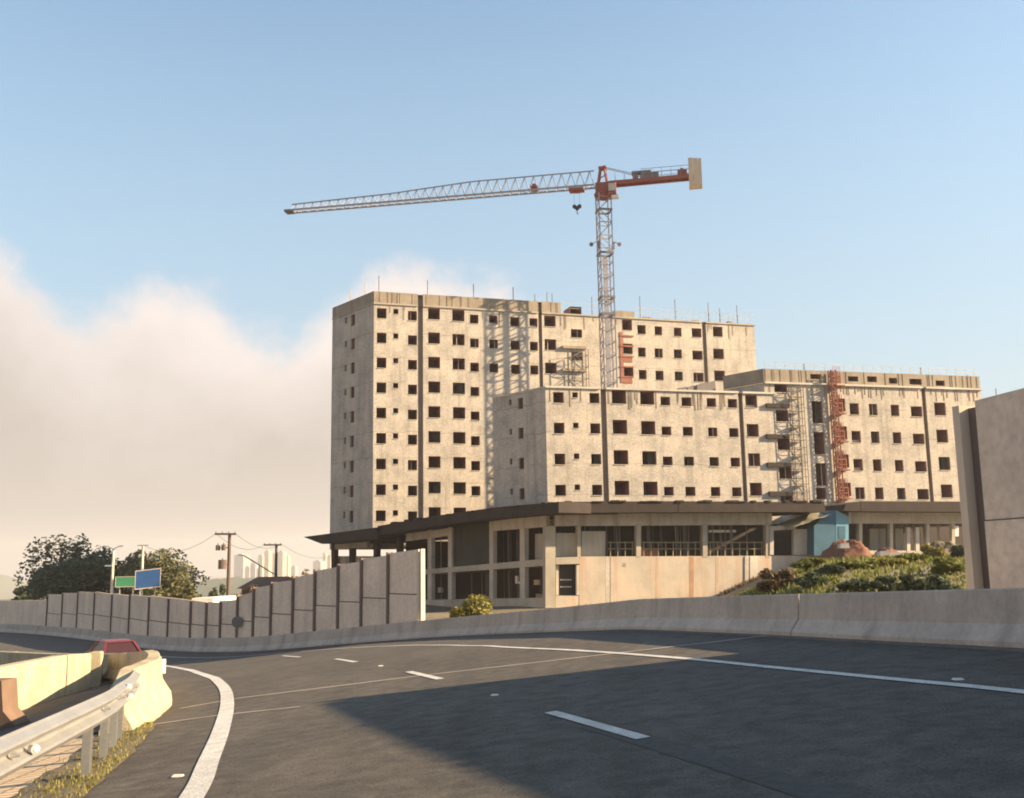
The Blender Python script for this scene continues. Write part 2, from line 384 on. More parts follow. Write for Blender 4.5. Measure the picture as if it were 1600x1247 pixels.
for (p, lab) in studs:
    x, y = hit(*p); mb = MB(); z = surf(x, y)
    mb.hexa([(x-.065,y-.05,z+.002),(x+.065,y-.05,z+.002),(x+.065,y+.05,z+.002),(x-.065,y+.05,z+.002)], [(x-.05,y-.025,z+.022),(x+.05,y-.025,z+.022),(x+.05,y+.025,z+.022),(x-.05,y+.025,z+.022)])
    tag(mb.build('road_stud', M['refl']), lab, 'road stud', 'studs along the lane lines')

# ------------------------------------------------------------------ outer concrete barrier (two cast lengths)
NJ = [(0,0),(.0,.08),(.19,.33),(.24,.83),(.26,.85),(.40,.85),(.42,.83),(.47,.33),(.66,.08),(.66,-.1),(0,-.1)]
cut = min(range(len(OUTER)), key=lambda i: abs(OUTER[i][1]-21.2)+ (0 if OUTER[i][0] > 0 else 99))
def sub(path, a, b, gap=0): return path[a:b+1]
A = list(OUTER[:cut+1]); Bp = list(OUTER[cut:])
e = A[-1]; d0 = A[-2]; l = math.dist(e, d0); A[-1] = (e[0]-(e[0]-d0[0])/l*.05, e[1]-(e[1]-d0[1])/l*.05)
mb = MB(); mb.sweep(A, NJ, surf); tag(mb.build('concrete_barrier', M['barrier'], recalc=True), 'stained grey roadside barrier on the right, from the open joint towards the camera', 'barrier', 'concrete barriers round the outside of the bend')
mb = MB(); mb.sweep(Bp, NJ, surf); tag(mb.build('concrete_barrier', M['barrier'], recalc=True), 'long curved grey roadside barrier under the noise wall, beyond the joint', 'barrier', 'concrete barriers round the outside of the bend')

# ------------------------------------------------------------------ far noise barrier
def on_offset(px, off=.72):           # point of the barrier path (offset outward) seen in column px
    best = None
    for a, b in zip(OUTER, OUTER[1:]):
        dx, dy = b[0]-a[0], b[1]-a[1]; l = math.hypot(dx, dy); nx, ny = dy/l*off, -dx/l*off
        for k in range(8):
            t = k/8; x, y = a[0]+dx*t+nx, a[1]+dy*t+ny
            if y < 5: continue
            v = Vector((x, y, surf(x, y)+2-CZ)); q = v.dot(FW); u = 800+F*v.dot(RT)/q
            if best is None or abs(u-px) < best[0]: best = (abs(u-px), x, y)
    return best[1], best[2]
posts = [75,98.5,122,147.6,176,204,233.4,264.4,299.5,325,347,372,398,426,459.5,493,531,567,608.5,657]
tops = [929,926,924.5,927,930,931,933,935,939,941,941,931,919,911.5,903.5,894.5,884,875.5,861]
PTOP = [930,928,925.5,925,928,930,931,934,938,941,941,935,921,912,905,893.5,884,875.5,866,857]
pp = [on_offset(x) for x in posts]
nw = thing('noise_barrier', (pp[10][0], pp[10][1], surf(*pp[10])), 'long curved noise wall of tall concrete panels between dark posts, stepping up towards the building', 'noise wall')
pz = []
for i in range(len(tops)):
    (x0, y0), (x1, y1) = pp[i], pp[i+1]; xm = (posts[i]+posts[i+1])/2
    zl = at(xm, .78*PTOP[i]+.22*PTOP[i+1], (y0+y1)/2).z; zr_ = at(xm, .22*PTOP[i]+.78*PTOP[i+1], (y0+y1)/2).z; zt = (zl+zr_)/2; pz.append(zt); zb = min(surf(x0, y0), surf(x1, y1)) + .2; zm = zb + (zt-zb)*.5
    d = Vector((x1-x0, y1-y0, 0)); d.normalize(); n = Vector((-d.y, d.x, 0)); n = n if n.y > 0 else -n
    g = .09; a = Vector((x0, y0, 0)) + d*g; b = Vector((x1, y1, 0)) - d*g
    for (za, zb2, tk) in ((zb, zm, .075), (zm, zt, .055)):
        mb = MB(); t = n*tk; e1, e2 = a, b; q1, q2 = (zl-zt, zr_-zt) if zb2 == zt else (0, 0)
        mb.hexa([e1-t+Vector((0,0,za)), e2-t+Vector((0,0,za)), e2+t+Vector((0,0,za)), e1+t+Vector((0,0,za))],
                [e1-t+Vector((0,0,zb2+q1)), e2-t+Vector((0,0,zb2+q2)), e2+t+Vector((0,0,zb2+q2)), e1+t+Vector((0,0,zb2+q1))])
        mb.build('panel', M['panel'], nw)
    mb = MB(); t = n*.078; mb.hexa([a-t+Vector((0,0,zm-.03)), b-t+Vector((0,0,zm-.03)), b+Vector((0,0,zm-.03)), a+Vector((0,0,zm-.03))], [a-t+Vector((0,0,zm+.03)), b-t+Vector((0,0,zm+.03)), b+Vector((0,0,zm+.03)), a+Vector((0,0,zm+.03))]); mb.build('joint_strip', M['postdark'], nw)
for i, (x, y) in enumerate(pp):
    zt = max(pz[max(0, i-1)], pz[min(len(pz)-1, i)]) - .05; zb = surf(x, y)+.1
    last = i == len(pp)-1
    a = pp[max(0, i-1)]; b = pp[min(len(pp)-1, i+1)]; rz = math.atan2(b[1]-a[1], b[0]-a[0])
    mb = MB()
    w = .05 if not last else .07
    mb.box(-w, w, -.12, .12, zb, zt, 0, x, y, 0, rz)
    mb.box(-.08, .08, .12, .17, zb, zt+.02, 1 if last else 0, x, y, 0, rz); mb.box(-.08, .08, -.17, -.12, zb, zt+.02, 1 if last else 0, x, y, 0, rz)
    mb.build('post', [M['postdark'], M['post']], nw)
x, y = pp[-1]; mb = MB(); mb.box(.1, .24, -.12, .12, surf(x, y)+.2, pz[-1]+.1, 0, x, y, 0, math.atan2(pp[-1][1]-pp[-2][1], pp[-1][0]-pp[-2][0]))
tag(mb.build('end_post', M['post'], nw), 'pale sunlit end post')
# plain wall going on to the left
wl = [on_offset(x) for x in (-60,-20,20,50,74)]
mb = MB(); wl2 = [(p[0]-.15, p[1]) for p in wl][::-1]
mb.sweep(wl2, [(0,.3),(0,3.35),(.2,3.35),(.2,.3)], surf); tag(mb.build('retaining_wall', M['panel'], recalc=True), 'plain low concrete wall at the far left, left of the panelled noise wall', 'wall')

# ------------------------------------------------------------------ near noise barrier (right)
WN = catmull([(8.38,18.55),(8.7,17.2),(9.6,14.4),(11.0,10.1),(12.6,5.2),(14.0,.8),(15.0,-3.6),(15.8,-8),(16.5,-13)], 1)
hw = thing('noise_barrier', (8.4, 18.5, surf(8.4, 18.5)), 'tall near concrete noise wall at the right edge, rising above the roadside barrier', 'noise wall')
def near_top(x, y): return 4.47 - (y-18.55)*.035
Wn2 = [WN[0]] + WN[2:]
for i in range(len(Wn2)-1):
    (x0, y0), (x1, y1) = Wn2[i], Wn2[i+1]; d = Vector((x1-x0, y1-y0, 0)).normalized(); n = Vector((-d.y, d.x, 0)); n = -n if n.x < 0 else n
    a = Vector((x0, y0, 0)) + d*(.42 if i == 0 else .3); b = Vector((x1, y1, 0)) - d*.3; zb = surf(x0, y0)+.1
    for k, (lo, hi) in enumerate(((0, .45), (.45, 1))):
        mb = MB(); t = n*(.085 if k == 0 else .065)
        z = lambda x, y, f: Vector((0, 0, zb + (near_top(x, y)-zb)*f))
        mb.hexa([a-t+z(a.x,a.y,lo), b-t+z(b.x,b.y,lo), b+t+z(b.x,b.y,lo), a+t+z(a.x,a.y,lo)], [a-t+z(a.x,a.y,hi), b-t+z(b.x,b.y,hi), b+t+z(b.x,b.y,hi), a+t+z(a.x,a.y,hi)])
        mb.build('panel', M['panel'], hw, recalc=True)
for i in range(len(Wn2)-1):
    (x0, y0), (x1, y1) = Wn2[i], Wn2[i+1]; d = Vector((x1-x0, y1-y0, 0)).normalized(); n = Vector((-d.y, d.x, 0)); n = -n if n.x < 0 else n
    a = Vector((x0, y0, 0)) + d*(.42 if i == 0 else .3); b = Vector((x1, y1, 0)) - d*.3; zb = surf(x0, y0)+.1; f = .45; mb = MB(); t = n*.088
    z = lambda p, o: p + Vector((0, 0, zb+(near_top(p.x, p.y)-zb)*f+o))
    mb.hexa([z(a-t,-.012), z(b-t,-.012), z(b,-.012), z(a,-.012)], [z(a-t,.012), z(b-t,.012), z(b,.012), z(a,.012)]); mb.build('joint_strip', M['postdark'], hw, recalc=True)
for i, (x, y) in enumerate(Wn2):
    a = Wn2[max(0, i-1)]; b = Wn2[min(len(Wn2)-1, i+1)]; rz = math.atan2(b[1]-a[1], b[0]-a[0]); zb = surf(x, y)+.0; zt = near_top(x, y)-.04
    mb = MB()
    if i == 0:
        mb.box(-.02, .16, -.20, .24, zb, zt, 1, x, y, 0, rz); mb.box(.16, .46, .0, .12, zb, zt-.05, 0, x, y, 0, rz)  # dark web: shade of the gap beside the panel, put into its colour
    else:
        mb.box(-.28, .28, -.10, .10, zb, zt, 0, x, y, 0, rz); mb.box(-.14,.14,-.2,-.1,zb,zt,1,x,y,0,rz); mb.box(-.14,.14,.1,.2,zb,zt,1,x,y,0,rz)
    mb.build('post', [M['postdark'], M['post']], hw)

# ------------------------------------------------------------------ guardrail and inner barrier
GP = [(-2.55,-3.2),(-3.1,.8),(-3.75,4.9),(-4.55,9.0),(-5.33,12.95),(-5.78,14.6),(-6.08,15.7),(-6.38,16.7)]
gpath = [(x+.19, y+.05) for x, y in catmull(GP + [(-7.05,18.7)], 8)]
gr = thing('guardrail', (-5.3, 12.9, surf(-5.3, 12.9)), 'galvanised W-beam guardrail curving into the sunlit concrete barrier end', 'guardrail')
RH = .99
wprof = []
for k in range(17):
    t = k/16; h = RH-.36+.36*t; o = .052*(-math.cos(t*4*math.pi)); wprof.append((o, h))
wprof = [(o+.0, h) for o, h in wprof] + [(o-.012, h) for o, h in reversed(wprof)]
mb = MB(); mb.sweep(gpath, wprof, surf); mb.build('rail', M['galv'], gr, smooth_=False, recalc=True)
for i, (x, y) in enumerate(GP):
    a = GP[max(0, i-1)]; b = GP[min(len(GP)-1, i+1)]; rz = math.atan2(b[1]-a[1], b[0]-a[0]); z = surf(x, y)
    ox = -.30 
    nx, ny = -math.sin(rz), math.cos(rz); px, py = x, y
    mb = MB(); hh = RH-.10
    mb.box(-.065, .065, -.004, .004, -.3, hh, 0, px, py, z, rz)
    for s in (-1, 1): mb.box(s*.065-.005 if s > 0 else -.07, s*.065+.005 if s > 0 else -.06, -.05, .05, -.3, hh, 0, px, py, z, rz)
    mb.build('post', M['galv'], gr)
    mb = MB(); mb.box(-.05, .05, -.145, -.055, RH-.30, RH-.06, 0, x, y, z, rz); mb.build('spacer_block', M['galv'], gr)
    mb = MB(); c = Vector((x, y, z+RH-.155)); n = Vector((math.sin(rz), -math.cos(rz), 0)); mb.tube(c+n*.18, c+n*.255, .03, .018, 10); mb.build('bolt_head', M['galv'], gr)
for (px, py, h) in ((38,1190,.80),(199,1091,.76),(197,1048,.92)):
    q = min(gpath, key=lambda p: abs(800+F*(Vector((p[0],p[1],surf(*p)+h-CZ)).dot(RT))/(Vector((p[0],p[1],surf(*p)+h-CZ)).dot(FW))-px))
    mb = MB(); c = Vector((q[0]+.03, q[1]-.02, surf(*q)+h)); mb.tube(c, c+Vector((.05,-.04,0)), .045, .04, 12); mb.tube(c+Vector((.05,-.04,0)), c+Vector((.06,-.05,0)), .04, .02, 12)
    mb.build('reflector', M['refl'], gr)
# concrete barrier that starts behind the guardrail, with a battered end
IN = catmull([(-6.75,17.7),(-7.15,19.6),(-7.75,22.2),(-8.9,25.6),(-10.6,30),(-13.0,35.5),(-16.4,42),(-22,48.5),(-30,57)], 5)
def inh(x, y): return surf(x, y)
PR = [(.34,0),(.34,.1),(.12,.42),(.07,.98),(.04,1.02),(-.22,1.02),(-.26,.98),(-.30,.42),(-.52,.1),(-.52,-.1),(.34,-.1)]
mb = MB(); k = 0
prng = random.Random(3)
for i, (x, y) in enumerate(IN):
    a = IN[max(0, i-1)]; b = IN[min(len(IN)-1, i+1)]; dx, dy = b[0]-a[0], b[1]-a[1]; l = math.hypot(dx, dy); nx, ny = dy/l, -dx/l
    s = .62 + .38*min(1, i/4); hs = .80+.20*min(1, i/3); z = surf(x, y)
    for o, h in PR:
        j = (prng.random()-.5)*.035
        mb.v.append((x+nx*(o*s+j), y+ny*(o*s+j), z+h*hs+j*.7))
n_ = len(PR)
for i in range(len(IN)-1):
    for j in range(n_): mb.f.append((i*n_+j, (i+1)*n_+j, (i+1)*n_+(j+1)%n_, i*n_+(j+1)%n_)); mb.m.append(0)
mb.f.append(tuple(range(n_))); mb.m.append(0); mb.f.append(tuple((len(IN)-1)*n_+j for j in reversed(range(n_)))); mb.m.append(0)
tag(mb.build('concrete_barrier', M['lightbarrier'], recalc=True), 'sunlit chipped barrier end bulging out behind the guardrail beside the shoulder', 'barrier')
# small marker block on the outer side of that barrier
x, y = hit(259,1045,.75); mb = MB(); mb.box(-.045,.045,-.05,.05,-.17,.17,0,IN[15][0]+.17,IN[15][1],surf(*IN[15])+.72,R(20))
tag(mb.build('delineator', M['white'], None), 'small white marker plate fixed on the lit barrier end by the edge line', 'marker')
# median barrier on the left, lit face towards us
MED = [(-11.2,20.5),(-11.91,23.99),(-12.35,26.3),(-12.75,28.2),(-13.41,31.0)]
def seg(a, b, g0=0, g1=0):
    l = math.dist(a, b); dx, dy = (b[0]-a[0])/l, (b[1]-a[1])/l
    return [(a[0]+dx*g0, a[1]+dy*g0), (b[0]-dx*g1, b[1]-dy*g1)]
MP = [(0,0),(0,1.12),(-.04,1.16),(-.38,1.16),(-.42,1.12),(-.42,-.1),(0,-.1)]
labs = ['median barrier length at the left edge, its yellow lit face half behind the dark block', 'sunlit median barrier length right of the dark vertical joint', 'farthest short lit median barrier length next to the red car']
SEGS = [((-11.9,22.8),(-13.3,30.6)), ((-13.3,30.6),(-14.4,35.0)), ((-14.5,36.0),(-16.6,41.5))]
for (a, b), lab in zip(SEGS, labs):
    mb = MB(); p = seg(a, b, .10, .10); p = [p[0], ((p[0][0]+p[1][0])/2, (p[0][1]+p[1][1])/2), p[1]]
    mb.sweep(p, MP, surf); tag(mb.build('median_barrier', M['lightbarrier'], recalc=True), lab, 'barrier', 'median barrier lengths on the left')
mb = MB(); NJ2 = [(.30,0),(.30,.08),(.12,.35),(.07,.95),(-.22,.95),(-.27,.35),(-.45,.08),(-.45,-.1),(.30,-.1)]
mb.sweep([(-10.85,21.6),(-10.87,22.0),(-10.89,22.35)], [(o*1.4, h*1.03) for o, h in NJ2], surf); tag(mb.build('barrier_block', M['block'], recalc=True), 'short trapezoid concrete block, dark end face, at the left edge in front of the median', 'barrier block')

# verge strip, paving between the rails
vp = [hit(*p) for p in ((132,1246),(170,1210),(215,1170),(240,1134))]
vpath = catmull([(-2.4,-4),(-3.1,2),(-4.1,8)] + vp + [(-6.5,17.9)], 6)
def sheet(name, left, right, mt, h, n=6, jit=.0, **kw):
    mb = MB(); r = random.Random(5)
    for i in range(len(left)):
        for k in range(n+1):
            t = k/n; x = left[i][0]*(1-t)+right[i][0]*t + (r.random()-.5)*jit; y = left[i][1]*(1-t)+right[i][1]*t + (r.random()-.5)*jit
            mb.v.append((x, y, surf(x, y)+h+(r.random()*jit*.35 if 0 < k < n else 0)))
    for i in range(len(left)-1):
        for k in range(n): a = i*(n+1)+k; mb.f.append((a, a+1, a+n+2, a+n+1)); mb.m.append(0)
    return tag(mb.build(name, mt, smooth_=True), **kw)
sheet('verge', [(x-.95, y+.1) for x, y in vpath], [(x+.0, y) for x, y in vpath], M['dirt'], .02, 8, .10, kind='structure')
sheet('paving', [(x-5.2, y+1.2) for x, y in vpath], [(x-.80, y+.1) for x, y in vpath], M['paving'], .014, 4, 0, kind='structure')

# ------------------------------------------------------------------ vegetation
def crown_mb(c, rad, n, leaf, seed, lobes=10, flat=.55, low=-.6):
    r = random.Random(seed); mb = MB(); L_ = []
    for _ in range(lobes):
        while True:
            p = Vector((r.uniform(-1,1), r.uniform(-1,1), r.uniform(low,1)))
            if p.length < 1: break
        L_.append((Vector((c[0]+p.x*rad[0]*.72, c[1]+p.y*rad[1]*.72, c[2]+p.z*rad[2]*.72)), r.uniform(.22,.46)))
    for _ in range(n):
        q, s = r.choice(L_)
        d = Vector((r.gauss(0,1), r.gauss(0,1), r.gauss(0,1))).normalized() * (r.random()**.35)
        p = q + Vector((d.x*rad[0]*s, d.y*rad[1]*s, d.z*rad[2]*s*flat*1.4))
        a = Vector((r.gauss(0,1), r.gauss(0,1), r.gauss(0,.6))).normalized(); b = a.cross(Vector((r.gauss(0,1), r.gauss(0,1), r.gauss(0,1)))).normalized()
        l = leaf*r.uniform(.6,1.5); mb.face([p-a*l, p-b*l*.5, p+a*l, p+b*l*.5])
    return mb, L_
def tree(x, y, H, rad, label, mt, seed, n=2600, leaf=.20, group=None, name='tree', lobes=12, zc=None, cat='tree', flat=.55):
    z = ground(x, y); t = thing(name, (x, y, z), label, cat, group)
    c = (x, y, z+H-rad[2]*.95 if zc is None else zc)
    mb, L_ = crown_mb(c, rad, n, leaf, seed, lobes, flat); mb.build('crown', mt, t)
    tb = MB(); r = random.Random(seed); top = Vector((x, y, c[2]))
    tb.tube((x, y, z-.2), top, .05*H*.45, .02*H*.3, 8)
    for q, s in L_[:8]: tb.tube(Vector((x, y, z)).lerp(top, r.uniform(.45,.9)), q, .018*H*.35, .006*H*.3, 6)
    tb.build('trunk', M['bark'], t); return t
def shrub(x, y, rad, label, mt, seed, n=700, leaf=.09, group=None, name='shrub'):
    z = ground(x, y); t = thing(name, (x, y, z), label, 'shrub', group)
    mb, L_ = crown_mb((x, y, z+rad[2]*.55), rad, n, leaf, seed, 8, .6, -.4); mb.build('foliage', mt, t)
    tb = MB()
    for q, s in L_: tb.tube((x, y, z-.05), q, .03, .012, 5)
    tb.build('stem', M['bark'], t); return t
def tree_px(xc, ytop, wpx, Y, label, mt, seed, hr=.62, **k):
    p = at(xc, ytop, Y); z = ground(p.x, p.y); H = p.z - z; rx = wpx/2/F*Y
    return tree(p.x, p.y, H, (rx, rx, H*hr*.6), label, mt, seed, **k)
tree_px(92, 834, 118, 135, 'tall dark green tree at the left end of the tree row', M['leaf_dark'], 11, hr=.9, n=4200, leaf=.26, flat=.7, lobes=18, group='trees behind the noise wall')
tree_px(146, 832, 92, 128, 'dark upright tree directly behind the left pale lamp pole', M['leaf_dark'], 23, hr=.9, n=3600, leaf=.26, flat=.7, lobes=16, group='trees behind the noise wall')
tree_px(122, 862, 150, 124, 'low dark bushy tree in front of the two tall dark trees', M['leaf_dark'], 31, hr=.9, n=3600, leaf=.26, lobes=16, group='trees behind the noise wall')
tree_px(200, 846, 92, 122, 'mid green tree between the two pale lamp poles', M['leaf_mid'], 41, hr=.9, n=2600, leaf=.24, lobes=12, group='trees behind the noise wall')
tree_px(168, 850, 90, 126, 'dark rounded tree directly behind the green sign', M['leaf_dark'], 37, hr=.9, n=2600, leaf=.24, lobes=14, group='trees behind the noise wall')
tree_px(232, 858, 80, 119, 'olive tree directly behind the blue sign', M['leaf_mid'], 47, hr=.9, n=2400, leaf=.22, lobes=12, group='trees behind the noise wall')
tree_px(262, 845, 140, 112, 'broad airy olive tree right of the blue sign', M['leaf_mid'], 53, hr=.95, n=4600, leaf=.20, flat=.45, lobes=22, group='trees behind the noise wall')
tree_px(46, 905, 70, 142, 'low dark tree at the far left end of the tree row', M['leaf_dark'], 61, hr=.9, n=1800, leaf=.26, group='trees behind the noise wall')
tree_px(343, 903, 36, 84, 'small dark round tree at the foot of the utility pole with transformers', M['leaf_dark'], 71, hr=.9, n=1300, leaf=.18, group='trees behind the noise wall')
tree_px(386, 908, 40, 88, 'small brownish tree between the two utility poles', M['leaf_brn'], 73, hr=.9, n=1100, leaf=.16, group='trees behind the noise wall')
tree_px(290, 880, 60, 92, 'yellowish low tree under the airy olive tree, above the wall', M['leaf_mid'], 79, hr=.95, n=1500, leaf=.18, group='trees behind the noise wall')
def shrub_px(xc, ytop, wpx, Y, label, mt, seed, **k):
    p = at(xc, ytop, Y); z = ground(p.x, p.y); h = max(.5, p.z-z)
    return shrub(p.x, p.y, (wpx/2/F*Y, wpx/2/F*Y*.7, h*.62), label, mt, seed, **k)
shrub_px(735, 921, 112, 49.8, 'yellow green shrub behind the barrier in front of the open podium', M['leaf_yel'], 5, n=4200, leaf=.10)
slope = [(1215,890,60,52,'leaf_brn','dry brown weedy clump at the left foot of the green slope'),
 (1262,872,70,58,'leaf_grn','bright green bush left of the red soil, below the blue shed'),
 (1300,886,60,50,'leaf_dark','dark green bush under the red soil heap'),
 (1340,884,70,55,'leaf_grn','green bush just below the middle of the red soil heap'),
 (1385,880,60,56,'leaf_yel','yellowish bush below the right end of the red soil heap'),
 (1425,866,60,58,'leaf_grn','bright bush in front of the lit podium columns'),
 (1452,850,46,66,'leaf_yel','tall yellow green bush standing highest on the slope'),
 (1480,874,62,52,'leaf_grn','green bush touching the noise wall post on the right'),
 (1405,897,70,44,'leaf_dark','dark bush low on the slope behind the barrier, middle'),
 (1462,899,70,42,'leaf_dark','dark bush low on the slope beside the noise wall post'),
 (1340,903,70,44,'leaf_dark','dark bush low on the slope behind the barrier, left of middle'),
 (1272,900,60,46,'leaf_dark','dark bush low on the slope near the barrier joint'),
 (1496,858,40,70,'leaf_dark','dark bush half hidden by the noise wall post')]
for i, (x, yt, w, Y, mt, lab) in enumerate(slope):
    shrub_px(x, yt-7, w*1.12, Y, lab, M[mt], 100+i, n=1900, leaf=.11, group='bushes on the slope below the building')
# weeds (ground cover) on slope and verge
def weeds(name, pts, mt, hmin, hmax, seed, w=.03):
    r = random.Random(seed); mb = MB()
    for (x, y, z) in pts:
        h = r.uniform(hmin, hmax); a = r.uniform(0, 6.28); dx, dy = math.cos(a)*w, math.sin(a)*w; lx, ly = r.gauss(0, h*.3), r.gauss(0, h*.3)
        mb.face([(x-dx, y-dy, z-.02), (x+dx, y+dy, z-.02), (x+lx, y+ly, z+h)])
    return tag(mb.build(name, mt), 'patchy grass and weeds', 'grass', kind='stuff')
r = random.Random(9); P = []
for _ in range(9000):
    Y = r.uniform(28, 76); x = r.uniform(1140, 1520); d = ray(x, 900); X = d.x/d.y*Y
    if dist(X, Y)[0] > 1.2: P.append((X, Y, ground(X, Y)))
tag(weeds('weeds', P, M['leaf_grn'], .08, .3, 1, .09), 'mixed green weeds covering the slope behind the barrier')
P = []
for _ in range(3800):
    i = r.randrange(len(vpath)-1); t = r.random(); x = vpath[i][0]*(1-t)+vpath[i+1][0]*t; y = vpath[i][1]*(1-t)+vpath[i+1][1]*t
    x -= abs(r.gauss(.30,.24)); P.append((x, y, surf(x, y)+.03))
tag(weeds('verge_grass', P, M['leaf_yel'], .015, .065, 2, .012), 'short yellow grass in the dirt under the guardrail')

exec_parts = True
# ------------------------------------------------------------------ buildings
class Fac:                              # vertical plane: s along, z up, n outward
    def __init__(s, o, az):
        s.o = Vector((o[0], o[1], 0)); a = R(az); s.d = Vector((math.cos(a), math.sin(a), 0)); s.n = Vector((s.d.y, -s.d.x, 0)); s.az = a
    def sz(s, x, y, out=0):
        d = ray(x, y); o = s.o + s.n*out; dx, dy = s.d.x, s.d.y
        det = -d.x*dy + dx*d.y; t = (-o.x*dy + dx*o.y)/det
        return ((t*d.x-o.x)*dx + (t*d.y-o.y)*dy, CZ + t*d.z)
    def P(s, a, z, out=0): return s.o + s.d*a + s.n*out + Vector((0, 0, z))
    def box(s, mb, s0, s1, z0, z1, o0, o1, m=0):   # o0 < o1 outward
        q = [(s0,o1),(s1,o1),(s1,o0),(s0,o0)]
        mb.hexa([s.P(a, z0, o) for a, o in q], [s.P(a, z1, o) for a, o in q], m)
    def grid(s, mb, s0, s1, z0, z1, ops, m=0):
        cs = sorted({s0, s1} | {round(v, 3) for o in ops for v in o[:2] if s0 < v < s1}); cz = sorted({z0, z1} | {round(v, 3) for o in ops for v in o[2:4] if z0 < v < z1})
        for a, b in zip(cs, cs[1:]):
            run = None
            for c, d in zip(cz, cz[1:]):
                ms, mz = (a+b)/2, (c+d)/2; op = any(o[0] < ms < o[1] and o[2] < mz < o[3] for o in ops)
                if not op: mb.face([s.P(a, c), s.P(b, c), s.P(b, d), s.P(a, d)], m)
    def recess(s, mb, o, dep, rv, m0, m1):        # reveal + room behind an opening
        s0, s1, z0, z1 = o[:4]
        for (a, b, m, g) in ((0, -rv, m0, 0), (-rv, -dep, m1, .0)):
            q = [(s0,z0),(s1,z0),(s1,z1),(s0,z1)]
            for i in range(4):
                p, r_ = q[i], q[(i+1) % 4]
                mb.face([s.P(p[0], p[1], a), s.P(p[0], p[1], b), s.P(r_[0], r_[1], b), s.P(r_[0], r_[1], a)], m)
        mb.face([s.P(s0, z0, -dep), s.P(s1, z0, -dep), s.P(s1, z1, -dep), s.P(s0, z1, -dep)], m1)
def rect(f, x0, y0, x1, y1):
    a, c = f.sz(x0, y1); b, d = f.sz(x1, y0); a2, _ = f.sz(x0, y0); b2, d2 = f.sz(x0, y0); 
    return [(a+a2)/2, (b+f.sz(x1, y1)[0])/2, (c+f.sz(x1, y1)[1])/2, (d+f.sz(x0, y0)[1])/2]
wr = random.Random(4)
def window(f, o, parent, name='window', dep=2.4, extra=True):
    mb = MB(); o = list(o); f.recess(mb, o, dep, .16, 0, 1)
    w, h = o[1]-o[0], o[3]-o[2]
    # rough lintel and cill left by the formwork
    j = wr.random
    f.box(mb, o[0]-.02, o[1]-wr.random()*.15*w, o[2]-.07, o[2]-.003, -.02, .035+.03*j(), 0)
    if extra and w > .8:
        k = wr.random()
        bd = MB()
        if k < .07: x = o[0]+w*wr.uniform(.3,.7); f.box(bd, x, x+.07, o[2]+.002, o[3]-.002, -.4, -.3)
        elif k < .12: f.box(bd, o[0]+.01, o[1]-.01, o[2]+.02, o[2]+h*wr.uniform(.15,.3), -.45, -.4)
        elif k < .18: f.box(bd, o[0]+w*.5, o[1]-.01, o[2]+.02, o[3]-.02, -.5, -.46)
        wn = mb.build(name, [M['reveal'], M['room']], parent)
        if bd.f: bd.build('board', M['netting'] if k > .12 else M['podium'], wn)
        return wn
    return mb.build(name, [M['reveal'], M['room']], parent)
FT = Fac(at(583, 700, 111)[:2], 17); FF = Fac(at(854, 700, 91)[:2], 15)
SD = Vector((-.63,.777,0)).normalized(); SAZ = math.degrees(math.atan2(-SD.y, -SD.x))
def columns(f, spec, period, rows, ref):
    out = []
    for (x0, y0, x1, y1, r0, r1) in spec:
        o = rect(f, x0, y0, x1, y1)
        for k in range(r0, r1+1):
            if k in rows: out.append([round(o[0],3), round(o[1],3), round(o[2]-period*(k-ref),3), round(o[3]-period*(k-ref),3), k])
    return out

# vertical formwork marks just under the slab line
def ribs(f, s0, s1, ztop, n, seed, mb, avoid, h=(.5,1.3)):
    r = random.Random(seed)
    for _ in range(n):
        a = r.uniform(s0, s1); hh = r.uniform(*h)
        if any(o[0]-.15 < a < o[1]+.15 and o[3] > ztop-hh for o in avoid): continue
        f.box(mb, a, a+r.uniform(.05,.16), ztop-hh, ztop, .0, .03, 1)
# ---- tall block
PT = 2.86
T_front = columns(FT, [(588.8,520,603.8,536,1,9),(614.5,521,622.5,529,1,9),(637.5,524,651.5,539,1,9),(669,519.5,687.5,537,1,9),(707,522,726,539.5,1,9),
   (734.5,529,748,543,1,9),(764.5,530.5,778,544.5,1,3),(798,532.5,812,547,1,3),(828,534,840.5,548,1,3),(851,530,869,547,1,3)], PT, range(1,10), 2)
T_front += columns(FT, [(892,514.5,909.5,527.5,1,3),(972.5,537,988.5,553,2,4),(997,543,1009,557.5,2,4),(1023,544.5,1035.5,559,2,4),(1053,546,1065.5,560,2,4),(1082,548,1098,562,2,4),(1114.5,545,1131,561,2,4)], PT*.975, range(1,5), 2)
for o in T_front:                       # right half is given at its own second row
    if o[0] > 24: pass
T_front = [o for o in T_front]
# add the top row of the right half
T_front += columns(FT, [(972,499.5,987.5,516,1,1),(996,508,1009,522,1,1),(1023,510,1034.5,523.5,1,1),(1053,512,1065,525.5,1,1),(1081,513,1096,527,1,1),(1114,510.5,1129,526,1,1)], PT, range(1,2), 1)
T_front = [o for o in T_front if not (o[0] > 24 and o[4] in (4,) )]
T_gro = []
for x0, x1, y in ((653,661,560),(842,847.5,540),(1098.5,1104.5,545)):
    a = FT.sz(x0, y)[0]; b = FT.sz(x1, y)[0]; T_gro.append((a, b))
zt = FT.sz(583,455)[1]; zs = FT.sz(583,474)[1]; s_mid = FT.sz(876,480)[0]; s_end = FT.sz(1179,520)[0]; ztr = zs+.05; zb = 3.0
TD = 9.6
tb = thing('apartment_block', (FT.P(0,0).x, FT.P(0,0).y, zb), 'tallest unfinished concrete apartment block with nine window rows, directly behind the crane mast', 'apartment block')
g_ops = [[a, b, zb-1, (zt+1 if a < s_mid else ztr+1)] for a, b in T_gro]
